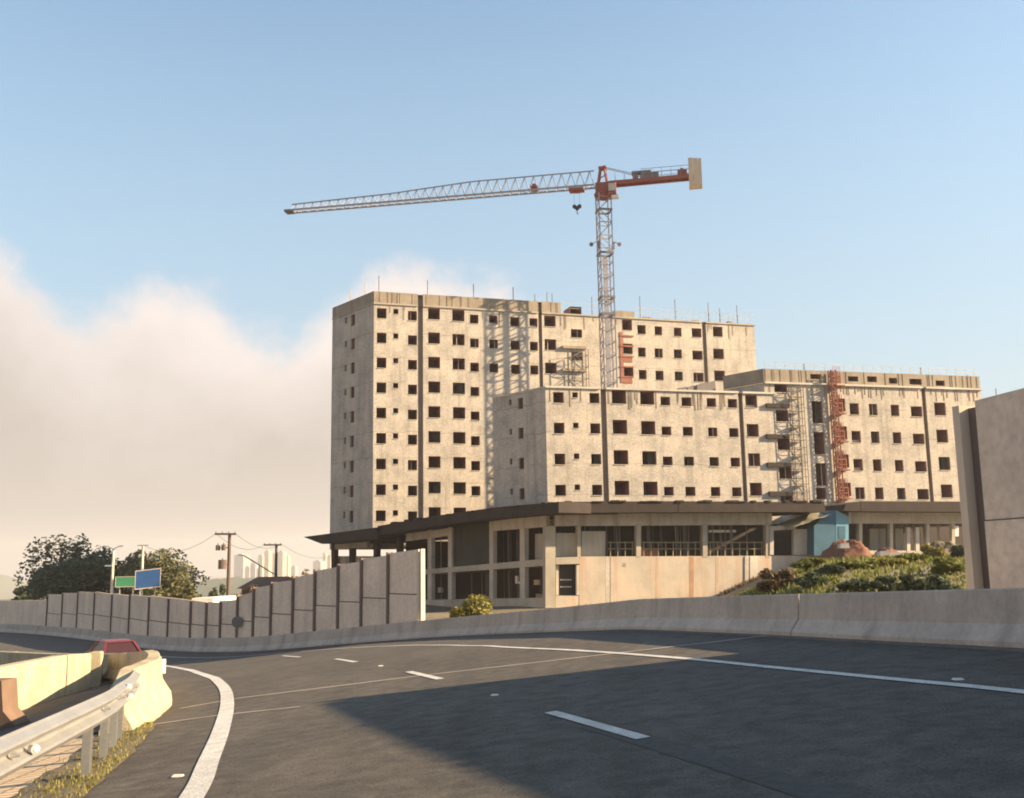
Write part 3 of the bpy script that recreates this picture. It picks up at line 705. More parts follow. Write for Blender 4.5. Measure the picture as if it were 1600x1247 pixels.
mb = MB(); FT.grid(mb, 0, s_end, zb, zs, T_front+g_ops)
FTS = Fac((FT.P(0,0)+SD*TD)[:2], SAZ)
S_ops = []
for k in range(9):
    for (x0, y0, x1, y1) in ((548.5,491.5,554.5,508.5),(539,496,542.3,505.5)):
        o = rect(FTS, x0, y0, x1, y1); S_ops.append([round(o[0],3), round(o[1],3), round(o[2]-PT*k,3), round(o[3]-PT*k,3), k])
FTS.grid(mb, 0, TD, zb, zs, S_ops)
back = [FT.P(0,0)+SD*TD, FT.P(s_end,0)+Vector((-.29,.956,0))*14]
def V3(p, z): return Vector((p.x, p.y, z))
pts = [FT.P(s_end,0), back[1], FT.P(2,0)+Vector((-.29,.956,0))*16, back[0]]
for a, b in zip(pts, pts[1:]): mb.face([V3(a, zb), V3(b, zb), V3(b, zs), V3(a, zs)])
ribs(FT, .3, s_end-.3, zs-.1, 46, 3, mb, T_front+g_ops, (.6,2.0)); mb.build('wall', [M['facade'], M['parapet']], tb)
mb = MB(); mb.face([V3(p, ztr-.08) for p in [FT.P(0,0)]+pts]); mb.build('roof', M['slab'], tb)
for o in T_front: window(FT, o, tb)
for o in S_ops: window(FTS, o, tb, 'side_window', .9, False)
for a, b in T_gro:
    mb = MB(); FT.recess(mb, (a, b, zb, zt-.1 if a < s_mid-1 else ztr), .55, .5, 0, 0); mb.build('joint_recess', M['groove'], tb)
# parapet of the left half, with gaps at the grooves
mb = MB(); cuts = [0] + [v for p in T_gro[:2] for v in p] + [s_mid]
for a, b in zip(cuts[::2], cuts[1::2]): FT.box(mb, a, b, zs+.10, zt, -.18, .02)
FTS.box(mb, 0, TD-.02, zs+.10, zt+.03, -.18, .02)
lh = MB(); FT.box(mb, s_mid-.18, s_mid, zs+.1, zt-.02, -5, -.18)
# lift head by the mast
a, _ = FT.sz(960,490); b, z2 = FT.sz(991,487); FT.box(lh, a, b, ztr, z2, -4, .03); lh.build('lift_head', M['parapet'], tb)
r = random.Random(8)
for i in range(34):                    # formwork board ribs on the parapet
    s0 = r.uniform(.2, s_mid-.4)
    if any(a-.3 < s0 < b+.2 for a, b in T_gro): continue
    FT.box(mb, s0, s0+.08, zs+.12, zt-.05, .02, .05)
mb.build('parapet', M['parapet'], tb)
mb = MB(); cuts = [-.05] + [v for p in T_gro for v in p] + [s_end+.1]
for a, b in zip(cuts[::2], cuts[1::2]): FT.box(mb, a, b, zs-.08, zs+.10, -.2, .13)
FTS.box(mb, 0, TD-.05, zs-.05, zs+.10, -.2, .08); mb.build('slab_edge', M['slab'], tb)
for (x0, x1, y0) in ((1008,1021,494),(1040,1050,497),(1085,1094,499),(1062,1068,503),(1140,1147,501)):
    a = FT.sz(x0, 505)[0]; b = FT.sz(x1, 505)[0]; mb = MB(); FT.box(mb, a, b, ztr+.06, FT.sz(x0, y0)[1], -1.2, -.3); mb.build('roof_stub', M['parapet'], tb)
for x, yt in ((568,441),(545,452),(592,430),(668,437),(740,443),(802,448),(836,459),(855,456),(863,458),(925,463),(1000,462),(1055,467),(1107,472),(1125,481),(1152,476)):
    mb = MB()
    if x < 583: a, z1 = FTS.sz(x, yt); FTS.box(mb, a, a+.07, zt-.6, z1, -.27, -.19)
    else: a, z1 = FT.sz(x, yt); FT.box(mb, a, a+.08, (zt-.6 if a < s_mid else ztr), z1, -.27, -.19)
    mb.build('guard_post', M['steel'], tb)
mb = MB()
for hh in (.75, 1.45):
    FT.box(mb, s_mid+.1, FT.sz(938,490)[0], ztr+hh, ztr+hh+.035, -.12, -.08)
    FT.box(mb, FT.sz(993,490)[0], s_end, ztr+hh*.9, ztr+hh*.9+.035, -.12, -.08)
x = FT.sz(993,490)[0]
while x < s_end: FT.box(mb, x, x+.035, ztr, ztr+1.4, -.1, -.06); x += .8
mb.build('edge_railing', M['lightslab'], tb)
# stair bay slabs
mb = MB()
for (x0, y0, x1, y1) in ((878,541.5,915,545.5),(878,577,915,581)):
    o = rect(FT, x0, y0, x1, y1); FT.box(mb, o[0], o[1], o[2], o[3], 0, .35)
mb.build('stair_slab', M['parapet'], tb)
mb = MB()
for (x0, y0, x1, y1) in ((969,519,974,598),(974,556,988,566),(975,590,988,599)):
    o = rect(FT, x0, y0, x1, y1); FT.box(mb, o[0], o[1], o[2], o[3], .01, .06)
for k in range(5):
    y = 524+16*k; o = rect(FT, 969, y, 990, y+2.2); FT.box(mb, o[0], o[1], o[2], o[3], .05, .12)
mb.build('hoist_landing_gate', M['hoist_red'], tb)

# ---- front block and raised right wing share one plane
PF = 2.84; zfr = FF.sz(854,604)[1]; zbf = 4.5; s_f = FF.sz(1196,640)[0]; s_r = FF.sz(1531,600)[0]
F_ops = columns(FF, [(865.5,660.5,882,677.5,1,4),(895.5,660.5,904,669,1,4),(922.5,661.5,938,677.5,1,4),(957.5,656,980,678,1,4),(1002,658,1024,679,1,4),
  (1034,666.5,1049,680,1,4),(1067,667,1082.5,681,1,4),(1106.5,668,1121,682,1,4),(1139.5,669,1154,683,1,4),(1167,662.5,1185.5,682.5,1,4)], PF, range(1,5), 2)
F_g = [(FF.sz(940,670)[0], FF.sz(948.5,670)[0]), (FF.sz(1155.5,660)[0], FF.sz(1162,660)[0])]
FFS = Fac((FF.P(0,0)+SD*7.9)[:2], SAZ)
fb = thing('apartment_block', (FF.P(0,0).x, FF.P(0,0).y, zbf), 'lower front concrete block of four window rows with a pale roof edge above the podium', 'apartment block')
mb = MB(); FF.grid(mb, 0, s_f, zbf, zfr-.12, F_ops+[[a, b, zbf-1, zfr+1] for a, b in F_g])
S2 = []
for k in range(4):
    for (x0, y0, x1, y1) in ((809,622,817,639),(795,624,799,633)):
        o = rect(FFS, x0, y0, x1, y1); S2.append([round(o[0],3), round(o[1],3), round(o[2]-PF*k,3), round(o[3]-PF*k,3), k])
FFS.grid(mb, 0, 7.9, zbf, zfr-.12, S2)
pts = [FF.P(s_f,0)+Vector((-.26,.966,0))*.01, FF.P(s_f,0)+Vector((-.26,.966,0))*11.5, FF.P(1.5,0)+Vector((-.26,.966,0))*11.5, FF.P(0,0)+SD*7.9]
for a, b in zip(pts[1:], pts[2:]): mb.face([V3(a, zbf), V3(b, zbf), V3(b, zfr-.12), V3(a, zfr-.12)])
ribs(FF, .3, s_f-.3, zfr-.14, 60, 6, mb, F_ops+[[a, b, 0, 99] for a, b in F_g], (.7,1.9)); mb.build('wall', [M['facade'], M['parapet']], fb)
mb = MB(); mb.face([V3(p, zfr-.1) for p in [FF.P(0,0)]+pts]); mb.build('roof', M['slab'], fb)
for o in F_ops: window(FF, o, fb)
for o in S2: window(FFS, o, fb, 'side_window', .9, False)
for a, b in F_g:
    mb = MB(); FF.recess(mb, (a, b, zbf, zfr-.12), .5, .45, 0, 0); mb.build('joint_recess', M['groove'], fb)
mb = MB(); cuts = [-.06, F_g[0][0], F_g[0][1], F_g[1][0], F_g[1][1], s_f+1.2]
for a, b in zip(cuts[::2], cuts[1::2]): FF.box(mb, a, b, zfr-.12, zfr+.06, -.3, .16)
FFS.box(mb, .05, 7.85, zfr-.12, zfr+.03, -.3, .07); mb.build('slab_edge', M['lightslab'], fb)
for (x0, y0, x1, y1, o, lab) in ((1100,592,1116,607,-1.5,'left half of the tall grey sheeted stack on the front block roof'),(1112,588,1134,608,-2.2,'taller grey sheeted stack on the front block roof by the raised wing'),
      (1068,601,1080,609,-1,'low grey bundle on the front block roof, left of the sheeted stacks'),(1083,598,1092,609,-1.2,'small grey bundle between the low bundle and the sheeted stacks')):
    mb = MB(); q = rect(FF, x0, y0, x1, y1); FF.box(mb, q[0], q[1], q[2], q[3], o-1.2, o)
    for i in (4, 7): v = mb.v[i]; mb.v[i] = (v[0], v[1], v[2]-.35*(q[3]-q[2]))
    tag(mb.build('covered_stack', M['greytarp']), lab, 'material stack', 'sheeted stacks on the roof')
# raised wing
zsl = FF.sz(1196,594)[1]; zpr = FF.sz(1196,572)[1]
rw = thing('apartment_block', (FF.P(s_f,0).x, FF.P(s_f,0).y, zbf), 'right concrete wing with a stained roof parapet behind a red hoist mast', 'apartment block')
R_ops = columns(FF, [(1327.7,630,1342,648,1,4),(1358,631,1371,649,1,4),(1392,632.5,1405,650,1,4),(1423.4,635,1441,651,1,4),(1460,629,1477.6,649,1,4),
   (1304,622.5,1320.7,643,1,4),(1212.4,641,1232,658.6,1,4)], PF*.985, range(1,5), 1)
R_ops += columns(FF, [(1210,600,1230,613,1,1)], PF, range(1,2), 1)
R_ops += columns(FF, [(1269,627,1285.5,661.5,1,3)], PF*1.08, range(1,4), 1)
q = rect(FF, 1275.5,762,1291,780); R_ops.append([*q, 4])
R_top = [rect(FF, *t) for t in ((1266,584.5,1282,592.5),(1325,588,1341,596),(1355,588,1370,597),(1389,590.5,1402,599.5),(1421,592,1440,601),(1462,594.5,1476,603))]
R_g = [(FF.sz(1441.7,637)[0], FF.sz(1447.7,637)[0])]
zsl2 = FF.sz(1500,610)[1]; zsl = (zsl+zsl2)/2-.05; zpr = (zpr+FF.sz(1530,592)[1])/2
mb = MB(); FF.grid(mb, s_f, s_r, zbf, zsl-.1, R_ops+[[a, b, zbf-1, 99] for a, b in R_g])
bk = Vector((-.63,.777,0))
pts = [FF.P(s_r,0), FF.P(s_r,0)+Vector((-.26,.966,0))*14, FF.P(s_f+1,0)+Vector((-.26,.966,0))*14, FF.P(s_f,0)+bk*5.0, FF.P(s_f,0)]
for a, b in zip(pts, pts[1:]): mb.face([V3(a, zbf), V3(b, zbf), V3(b, zsl-.1), V3(a, zsl-.1)])
ribs(FF, s_f+.3, s_r-.3, zsl-.12, 50, 16, mb, R_ops+[[a, b, 0, 99] for a, b in R_g], (.4,1.3)); mb.build('wall', [M['facade'], M['parapet']], rw)
mb = MB(); mb.face([V3(p, zsl-.05) for p in pts]); mb.build('roof', M['slab'], rw)
for i, o in enumerate(R_ops): window(FF, o, rw, 'window' if o[3]-o[2] < 1.8 else 'tall_opening')
for a, b in R_g:
    mb = MB(); FF.recess(mb, (a, b, zbf, zsl-.1), .5, .45, 0, 0); mb.build('joint_recess', M['groove'], rw)
mb = MB(); FFp = Fac(FF.P(s_f,0)[:2], 15); off = s_f
FF.grid(mb, s_f, s_r, zsl+.09, zpr, R_top)
for o in R_top: FF.recess(mb, o, 1.0, .15, 0, 1)
q = [FF.P(s_r,0), FF.P(s_r,0,-.25), FF.P(s_f,0,-.25)]
mb.face([V3(FF.P(s_f,0), zpr), V3(FF.P(s_r,0), zpr), V3(q[1], zpr), V3(q[2], zpr)]); mb.face([V3(q[0], zsl), V3(q[1], zsl), V3(q[1], zpr), V3(q[0], zpr)])
mb.face([V3(FF.P(s_f,0)+bk*5.0, zsl), V3(FF.P(s_f,0), zsl), V3(FF.P(s_f,0), zpr), V3(FF.P(s_f,0)+bk*5.0, zpr)])
mb.face([V3(FF.P(s_f,0)+bk*5.0, zsl), V3(FF.P(s_r,0)+bk*5.0, zsl), V3(FF.P(s_r,0)+bk*5.0, zpr), V3(FF.P(s_f,0)+bk*5.0, zpr)])
r = random.Random(21)
for i in range(50):
    a = r.uniform(s_f+.1, s_r-.3)
    if any(o[0]-.2 < a < o[1]+.1 for o in R_top+R_g): continue
    FF.box(mb, a, a+.07, zsl+.1, zpr-.03, .0, .035)
mb.build('parapet', [M['parapet'], M['room']], rw)
mb = MB(); cuts = [s_f, R_g[0][0], R_g[0][1], s_r+.15]
for a, b in zip(cuts[::2], cuts[1::2]): FF.box(mb, a, b, zsl-.1, zsl+.09, -.2, .22)
mb.build('slab_edge', M['lightslab'], rw)
for (x0, y0, x1, y1) in ((1196.5,631,1232,637.5),(1196.5,679,1232,686),(1198,723,1235,730),(1201,768,1238,775)):
    mb = MB(); o = rect(FF, x0, y0, x1, y1); FF.box(mb, o[0], o[1], o[2], o[3], 0, .25); mb.build('landing_slab', M['formwork'], rw)
mb = MB(); x = s_f+.3
while x < s_r: FF.box(mb, x, x+.035, zpr, zpr+.75, -.2, -.165); x += 1.1
for hh in (.38,.72): FF.box(mb, s_f+.3, s_r, zpr+hh, zpr+hh+.03, -.2, -.17)
mb.build('edge_railing', M['lightslab'], rw)
for x, yt in ((1258,568),(1300,578),(1441,573),(1515,585)):
    mb = MB(); a, z1 = FF.sz(x, yt); FF.box(mb, a, a+.07, zpr-.2, z1, -.35, -.28); mb.build('guard_post', M['steel'], rw)

def lattice(mb, f, s0, s1, z0, z1, o0, o1, step, w, m=0, brace=True):
    for a in (s0, s1):
        for o in (o0, o1): mb.beam(f.P(a, z0, o), f.P(a, z1, o), w, w, m)
    z = z0; k = 0
    while z < z1-.1:
        zz = min(z+step, z1)
        for o in (o0, o1): mb.beam(f.P(s0, z, o), f.P(s1, z, o), w*.8, w*.8, m)
        for a in (s0, s1): mb.beam(f.P(a, z, o0), f.P(a, z, o1), w*.8, w*.8, m)
        if brace:
            a, b = (s0, s1) if k % 2 == 0 else (s1, s0)
            for o in (o0, o1): mb.beam(f.P(a, z, o), f.P(b, zz, o), w*.6, w*.6, m)
            mb.beam(f.P(s0, z, o0), f.P(s0, zz, o1), w*.6, w*.6, m)
        z = zz; k += 1
# scaffold tower and red hoist on the wing
a = FF.sz(1236,690)[0]; b = FF.sz(1255,690)[0]
t = thing('scaffold_tower', (FF.P(a,0,.5).x, FF.P(a,0,.5).y, 6.2), 'grey tube scaffold tower left of the red hoist mast on the right wing', 'scaffold')
mb = MB(); lattice(mb, FF, a, b, 6.2, FF.sz(1240,603)[1], .10, .55, 1.42, .055); mb.build('frame', M['steel'], t)
for k in range(8):
    mb = MB(); FF.box(mb, a, b, 6.9+1.42*k, 6.94+1.42*k, .12, .53); mb.build('deck_board', M['parapet'], t)
a = FF.sz(1298.5,690)[0]; b = FF.sz(1306,690)[0]; zt2 = FF.sz(1302,580)[1]
t = thing('hoist_mast', (FF.P(a,0,.6).x, FF.P(a,0,.6).y, 6.2), 'red lattice hoist mast with landing gates running up the right wing', 'hoist mast')
mb = MB(); lattice(mb, FF, a, b, 6.2, zt2, .25, .75, .75, .09); mb.build('mast', M['hoist_red'], t)
c = FF.sz(1320,690)[0]
for k in range(5):
    z = FF.sz(1310,643)[1]+2.8*(1-k)-.2
    if z > zt2: continue
    mb = MB(); FF.box(mb, b, c, z-.12, z, .05, .7); FF.box(mb, c-.06, c, z, z+1.1, .05,.1); FF.box(mb, b+.02, c-.02, z+1.0, z+1.08, .06, .11); FF.box(mb, b+.02, c-.02, z+.5, z+.56, .06, .11)
    for q in range(5): xx = b+.1+(c-b-.2)*q/4; FF.box(mb, xx, xx+.04, z+.02, z+1.98, .07, .10)
    mb.build('landing_gate', M['hoist_red'], t)
a = FT.sz(893,580)[0]; b = FT.sz(915,580)[0]
t = thing('scaffold_tower', (FT.P(a,0,.5).x, FT.P(a,0,.5).y, zfr), 'grey scaffold in front of the stair bay left of the crane mast', 'scaffold')
mb = MB(); lattice(mb, FT, a, b, zfr-3, FT.sz(900,548)[1], .15, 1.0, 1.4, .07); mb.build('frame', M['steel'], t)

# ------------------------------------------------------------------ tower crane
CY = 114.9; pc = at(948, 480, CY); CX = pc.x; ztop = at(947, 305, CY).z
cr_ = thing('tower_crane', (CX, CY, 4.0), 'tall tower crane with grey lattice jib, red slewing head and pale counterweight', 'tower crane')
FC = Fac((CX, CY), 10)
mb = MB(); w = .74; z = 4.0; k = 0
lattice(mb, FC, -w, w, 4.0, ztop, -w, w, 1.6, .13)
mb.build('mast', M['crane_grey'], cr_)
mb = MB()
for y in (492, 466, 397, 330):
    mb = MB(); zc = at(947, y, CY).z; FC.box(mb, -w-.1, w+.1, zc-.12, zc+.12, w-.02, w+.12); FC.box(mb, -w-.1, w+.1, zc-.12, zc+.12, -w-.12, -w+.02)
    FC.box(mb, -w-.12, -w+.02, zc-.12, zc+.12, -w, w); FC.box(mb, w-.02, w+.12, zc-.12, zc+.12, -w, w); mb.build('mast_collar', M['greytarp'], cr_)
mb = MB(); za = at(947, 478, CY).z
FC.box(mb, -.25, .25, 4.5, za+6, -.1, .1); mb.build('ladder', M['crane_grey'], cr_)
# jib direction from the two ends seen in the photo, at constant height
zj = at(947, 290, CY).z
def on_z(x, y, z):
    d = ray(x, y); t = (z-CZ)/d.z; return Vector((d.x*t, d.y*t, z))
tip = on_z(449, 331, zj); pv = Vector((CX, CY, zj)); jd = (tip-pv); jl = jd.length; jd.normalize()
FJ = Fac((CX, CY), math.degrees(math.atan2(-jd.y, -jd.x)))    # s negative = towards the tip
bot = .0; 
def jh(s):                              # height of the triangular jib at distance s from the mast
    return 1.95-.1*s/jl if s < jl*.40 else (1.91-(s-jl*.40)/(jl*.26)*.66 if s < jl*.66 else 1.25-.35*(s-jl*.66)/(jl*.34))
mb = MB(); N_ = 34
for i in range(N_):
    a, b = 1.0+(jl-1.6)*i/N_, 1.0+(jl-1.6)*(i+1)/N_
    ha, hb = jh(a), jh(b); wj = .58
    for o in (-wj, wj): mb.beam(FJ.P(-a, zj, o), FJ.P(-b, zj, o), .15, .20)
    mb.beam(FJ.P(-a, zj+ha, 0), FJ.P(-b, zj+hb, 0), .13)
    mid = (a+b)/2; hm = (ha+hb)/2
    for o in (-wj, wj):
        mb.beam(FJ.P(-a, zj, o), FJ.P(-mid, zj+hm, 0), .055); mb.beam(FJ.P(-mid, zj+hm, 0), FJ.P(-b, zj, o), .055)
    mb.beam(FJ.P(-a, zj, -wj), FJ.P(-a, zj, wj), .06); mb.beam(FJ.P(-a, zj, -wj), FJ.P(-b, zj, wj), .05)
jib = mb.build('jib', M['crane_grey'], cr_)
mb = MB(); FJ.box(mb, -jl-.2, -jl+.9, zj-.15, zj+.12, -.6, .6); mb.build('jib_end', M['greytarp'], jib)
# slewing head
mb = MB(); zr = at(947, 303, CY).z
mb.tube((CX, CY, zr-.25), (CX, CY, zr+.05), 1.05, 1.05, 20); FJ.box(mb, -.85, .85, zr+.05, zj+.15, -.8, .8)
FJ.box(mb, -1.0, 1.0, zr-.45, zr-.25, -.95, .95)
mb.build('slewing_unit', M['crane_red'], cr_)
mb = MB(); zp = at(947, 262, CY).z
for s in (-.55, .55):
    for o in (-.5, .5): mb.beam(FJ.P(s, zj+.15, o), FJ.P(s*.4, zp, o*.5), .2)
FJ.box(mb, -.45, .5, zp-.25, zp+.05, -.4, .4); FJ.box(mb, .1, .3, zp, zp+.25, -.1, .1); mb.beam(FJ.P(-.55, zj+.6, .5), FJ.P(.55, zj+1.2, .5), .1)
mb.build('tower_head', M['crane_red'], cr_)
mb = MB(); FJ.box(mb, .75, 1.65, zr-.7, zj-.25, .75, 1.75); FJ.box(mb, .80, 1.60, zr-.3, zj-.45, 1.75, 1.78, 1); mb.build('operator_cab', [M['crane_red'], M['lightslab']], cr_)
mb = MB(); FJ.box(mb, 1.1, 1.9, zr-1.05, zr-.75, .7, 1.5); mb.build('air_unit', M['white'], cr_)
ce = on_z(1076, 268, zj+.15); cl = (ce-pv).dot(FJ.d)
mb = MB()
for o in (-.55, .55): mb.beam(FJ.P(.6, zj+.05, o), FJ.P(cl+1, zj+.15, o), .22, .42)
k = 1.0
while k < cl: mb.beam(FJ.P(k, zj+.15, -.55), FJ.P(k, zj+.15, .55), .12); k += .9
FJ.box(mb, .8, cl, zj+.32, zj+.36, -.5, .5)
cj = mb.build('counter_jib', M['crane_red'], cr_)
mb = MB()
k = 1.5
for hh in (.95, 1.45):
    for o in (-.6,.6): mb.beam(FJ.P(cl*.45, zj+hh, o), FJ.P(cl, zj+hh, o), .05)
while k < cl:
    for o in (-.6,.6): mb.beam(FJ.P(k, zj+.3, o), FJ.P(k, zj+1.4, o), .04)
    k += 1.1
mb.beam(FJ.P(.2, zp, .2), FJ.P(cl*.5, zj+.6, .3), .07); mb.beam(FJ.P(.2, zp, -.2), FJ.P(cl*.5, zj+.6, -.3), .07)
mb.build('handrail', M['crane_grey'], cj)
mb = MB(); a = (on_z(1000,280,zj)-pv).dot(FJ.d); b = (on_z(1020,280,zj)-pv).dot(FJ.d)
FJ.box(mb, a-1.0, b-.2, zj+1.05, zj+1.3, -.5, .5); FJ.box(mb, a, b+.7, zj+.38, zj+1.05, -.45, .45); mb.tube(FJ.P(a-.6, zj+.7, -.4), FJ.P(a-.6, zj+.7, .4), .33, .33, 12)
mb.build('winch', M['greytarp'], cj)
mb = MB(); FJ.box(mb, cl-1.3, cl-.2, zj+.4, zj+1.0, -.4, .4); FJ.box(mb, cl-1.0, cl-.6, zj+1.0, zj+1.25, -.3, .3); mb.build('drive_box', M['crane_red'], cj)
zc0 = on_z(1088,292,zj).z; c1 = at(1088, 250, (pv+FJ.d*(cl+.8)).y).z; c0 = at(1088, 292, (pv+FJ.d*(cl+.8)).y).z
for i, (p, q) in enumerate(((cl, cl+.5), (cl+.53, cl+1.03), (cl+1.06, cl+1.5))):
    mb = MB(); FJ.box(mb, p, q, c0, c1-.08*i, -.85, .85); FJ.box(mb, p+.1, q-.1, c1-.08*i, c1+.12, -.1, .1); mb.build('counterweight', M['counter'], cr_)
# trolleys, hoist rope and hook
ts = [(-(on_z(901,294,zj)-pv).length, .45), (-(on_z(834,297,zj)-pv).length, .3)]
mb = MB()
FJ.box(mb, ts[0][0]-.9, ts[0][0]+.9, zj-.42, zj-.2, -.7, .7); FJ.box(mb, ts[0][0]-.3, ts[0][0]+.4, zj-.62, zj-.42, -.3, .3); tro = mb.build('trolley', M['crane_red'], cr_)
mb = MB(); FJ.box(mb, ts[1][0]-.4, ts[1][0]+.45, zj+.05, zj+.65, -.3, .3); FJ.box(mb, ts[1][0]-.2, ts[1][0]+.2, zj+.65, zj+.9, -.2, .2); mb.build('trolley_winch', M['crane_red'], cr_)
hk = at(902, 324, (pv+FJ.d*ts[0][0]).y); s0 = ts[0][0]
mb = MB(); mb.tube(FJ.P(s0-.35, zj-.5, 0), FJ.P(s0-.30, hk.z+.2, 0), .014, n=5); mb.tube(FJ.P(s0+.35, zj-.5, 0), FJ.P(s0+.30, hk.z+.2, 0), .014, n=5); mb.build('hoist_rope', M['wire'], tro)
mb = MB()
for q in (-.3, .3): mb.tube(FJ.P(s0+q, hk.z+.1, -.12), FJ.P(s0+q, hk.z+.1, .12), .24, .24, 14)
mb.hexa([FJ.P(s0-.12,hk.z-.35,.1),FJ.P(s0+.12,hk.z-.35,.1),FJ.P(s0+.12,hk.z-.35,-.1),FJ.P(s0-.12,hk.z-.35,-.1)],[FJ.P(s0-.5,hk.z+.15,.1),FJ.P(s0+.5,hk.z+.15,.1),FJ.P(s0+.5,hk.z+.15,-.1),FJ.P(s0-.5,hk.z+.15,-.1)])
mb.tube(FJ.P(s0, hk.z-.35, 0), FJ.P(s0, hk.z-.8, 0), .06, .04, 8); mb.beam(FJ.P(s0, hk.z-.8, 0), FJ.P(s0+.16, hk.z-.86, 0), .07)
mb.build('hook_block', M['wire'], tro)
for x, sgn in ((925,-1),(966,1)):
    p = at(x, 381, CY-.9); q = FC.P(sgn*w, p.z, w); mb = MB(); mid = (q+p)/2+Vector((0,0,.25)); mb.beam(q, mid, .08); mb.beam(mid, p, .08)
    mb.tube(p+Vector((0,.1,0)), p+Vector((sgn*.1,-.25,-.15)), .12, .26, 10); FC.box(mb, min(sgn*w,sgn*(w+.25)), max(sgn*w,sgn*(w+.25)), p.z-.5, p.z+.4, w-.3, w)
    mb.build('floodlight', M['greytarp'], cr_)
# ------------------------------------------------------------------ podium
FP = Fac(at(860, 850, 84)[:2], 15)
cpt = FP.P(0, 0); lp = at(575, 850, 104)
FL = Fac((lp.x, lp.y), math.degrees(math.atan2(cpt.y-lp.y, cpt.x-lp.x)))
def qb(mb, f, px, o0, o1, m=0):       # prism: photo-plane quad (tl, tr, br, bl) at depth o1, thick to o0
    P4 = [f.sz(x, y, o1) for x, y in px]
    n = len(mb.v)
    for o in (o1, o0):
        for s_, z in P4: mb.v.append(tuple(f.P(s_, z, o)))
    for q in ((3,2,1,0),(4,5,6,7),(0,1,5,4),(1,2,6,5),(2,3,7,6),(3,0,4,7)): mb.f.append(tuple(n+i for i in q)); mb.m.append(m)
def rb(mb, f, x0, y0, x1, y1, o0, o1, m=0): qb(mb, f, [(x0,y0),(x1,y0),(x1,y1),(x0,y1)], o0, o1, m)
pd = thing('podium', (cpt.x, cpt.y, -2.6), 'curved open concrete podium with dark overhanging canopy and pale retaining wall below the apartment blocks', 'podium')
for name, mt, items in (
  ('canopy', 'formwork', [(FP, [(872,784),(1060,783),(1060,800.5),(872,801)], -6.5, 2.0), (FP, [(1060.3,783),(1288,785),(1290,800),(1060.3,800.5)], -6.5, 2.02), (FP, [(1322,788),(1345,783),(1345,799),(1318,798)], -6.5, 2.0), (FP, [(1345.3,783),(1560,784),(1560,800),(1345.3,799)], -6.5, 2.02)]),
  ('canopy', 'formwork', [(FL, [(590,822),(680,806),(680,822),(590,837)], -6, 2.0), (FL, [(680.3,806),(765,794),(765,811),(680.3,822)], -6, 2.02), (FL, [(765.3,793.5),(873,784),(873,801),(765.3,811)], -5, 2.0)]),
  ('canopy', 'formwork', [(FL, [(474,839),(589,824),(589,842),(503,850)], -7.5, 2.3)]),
  ('beam', 'podium', [(FP, [(868,801),(1206,800),(1206,820),(868,822)], -.5, 0), (FP, [(1326,800),(1560,800),(1560,818),(1326,818)], -.5, 0)]),
  ('beam', 'podium', [(FL, [(634,834),(702,825),(702,837),(634,846)], -.45, 0), (FL, [(766,814),(853,804),(853,823),(766,830)], -.45, 0), (FL, [(517,848),(574,843),(574,855),(517,859)], -.4, .0)]),
  ('floor_slab', 'slab', [(FL, [(640,892),(853,873),(853,884),(640,899)], -6, .05), (FP, [(868.5,871),(905,870),(905,881),(868.5,882)], -6, .06)]),
  ('retaining_wall', 'retaining', [(FP, [(905.3,869.5),(946,869.5),(946,955),(905.3,955)], -7, 0), (FP, [(954,869.5),(1290,868),(1290,955),(954,955)], -7, .02), (FP, [(868.5,931),(905,931),(905,956),(868.5,956)], -6, -.02)]),
  ('curb_wall', 'slab', [(FL, [(640,938),(853,934),(853,975),(640,978)], -.4, .3)]),
  ('pilaster', 'podium', [(FP, [(946.3,869.5),(953.7,869.5),(953.7,955),(946.3,955)], -.3, .0)]),
  ('upper_floor', 'podium', [(FP, [(1326,860),(1560,861),(1560,880),(1326,880)], -8, .0)]),
  ('opening_frame', 'podium', [(FP, [(1203,822),(1209,822),(1209,867),(1203,867)], -.4, .1), (FP, [(1209.2,822),(1243,820),(1243,827),(1209.2,829)], -.4, .08), (FP, [(1240,827.3),(1273,826),(1273,867),(1240,867)], -.3, .05)]),
  ):
    for f, q, o0, o1 in items: mb = MB(); qb(mb, f, q, o0, o1); mb.build(name, M[mt], pd)
def col(f, x, hw_, y0, y1, mt, o=-.1, dep=.5, name='column'):
    mb = MB(); rb(mb, f, x-hw_, y0, x+hw_, y1, o-dep, o); return mb.build(name, M[mt], pd)
col(FP, 860.2, 7.9, 822, 950, 'slab', .05, .8, 'corner_column')
for x, h in ((905,2.8),(998,3.6),(1102,3.6),(1200,3.2)): col(FP, x, h, 818, 871, 'slab', .04, .5)
for x, y0, y1 in ((671,828,942),(703,824,942),(767.5,812,940),(816,808,938)): col(FL, x, 3.0 if x != 816 else 4, y0, y1, 'podium', .03, .45)
for x, y0, y1 in ((520,848,925),(548,850,925),(586,842,925),(622,840,925)): col(FL, x, 2.6, y0, y1, 'dark', -.2 if x > 530 else .05, .5)
for x in (1393,1450,1490,1345): col(FP, x, 2.5, 812, 864, 'podium', -.3, .4)
for x, w_ in ((1366,7),(1379,5),(1405,6)): col(FP, x, w_, 826, 862, 'drywall', -2.5, .3, 'plaster_panel')
for x, w_ in ((1420,2.6),(1434,2.8)): col(FP, x, w_, 824, 862, 'lightslab', .02, .25, 'lit_column')
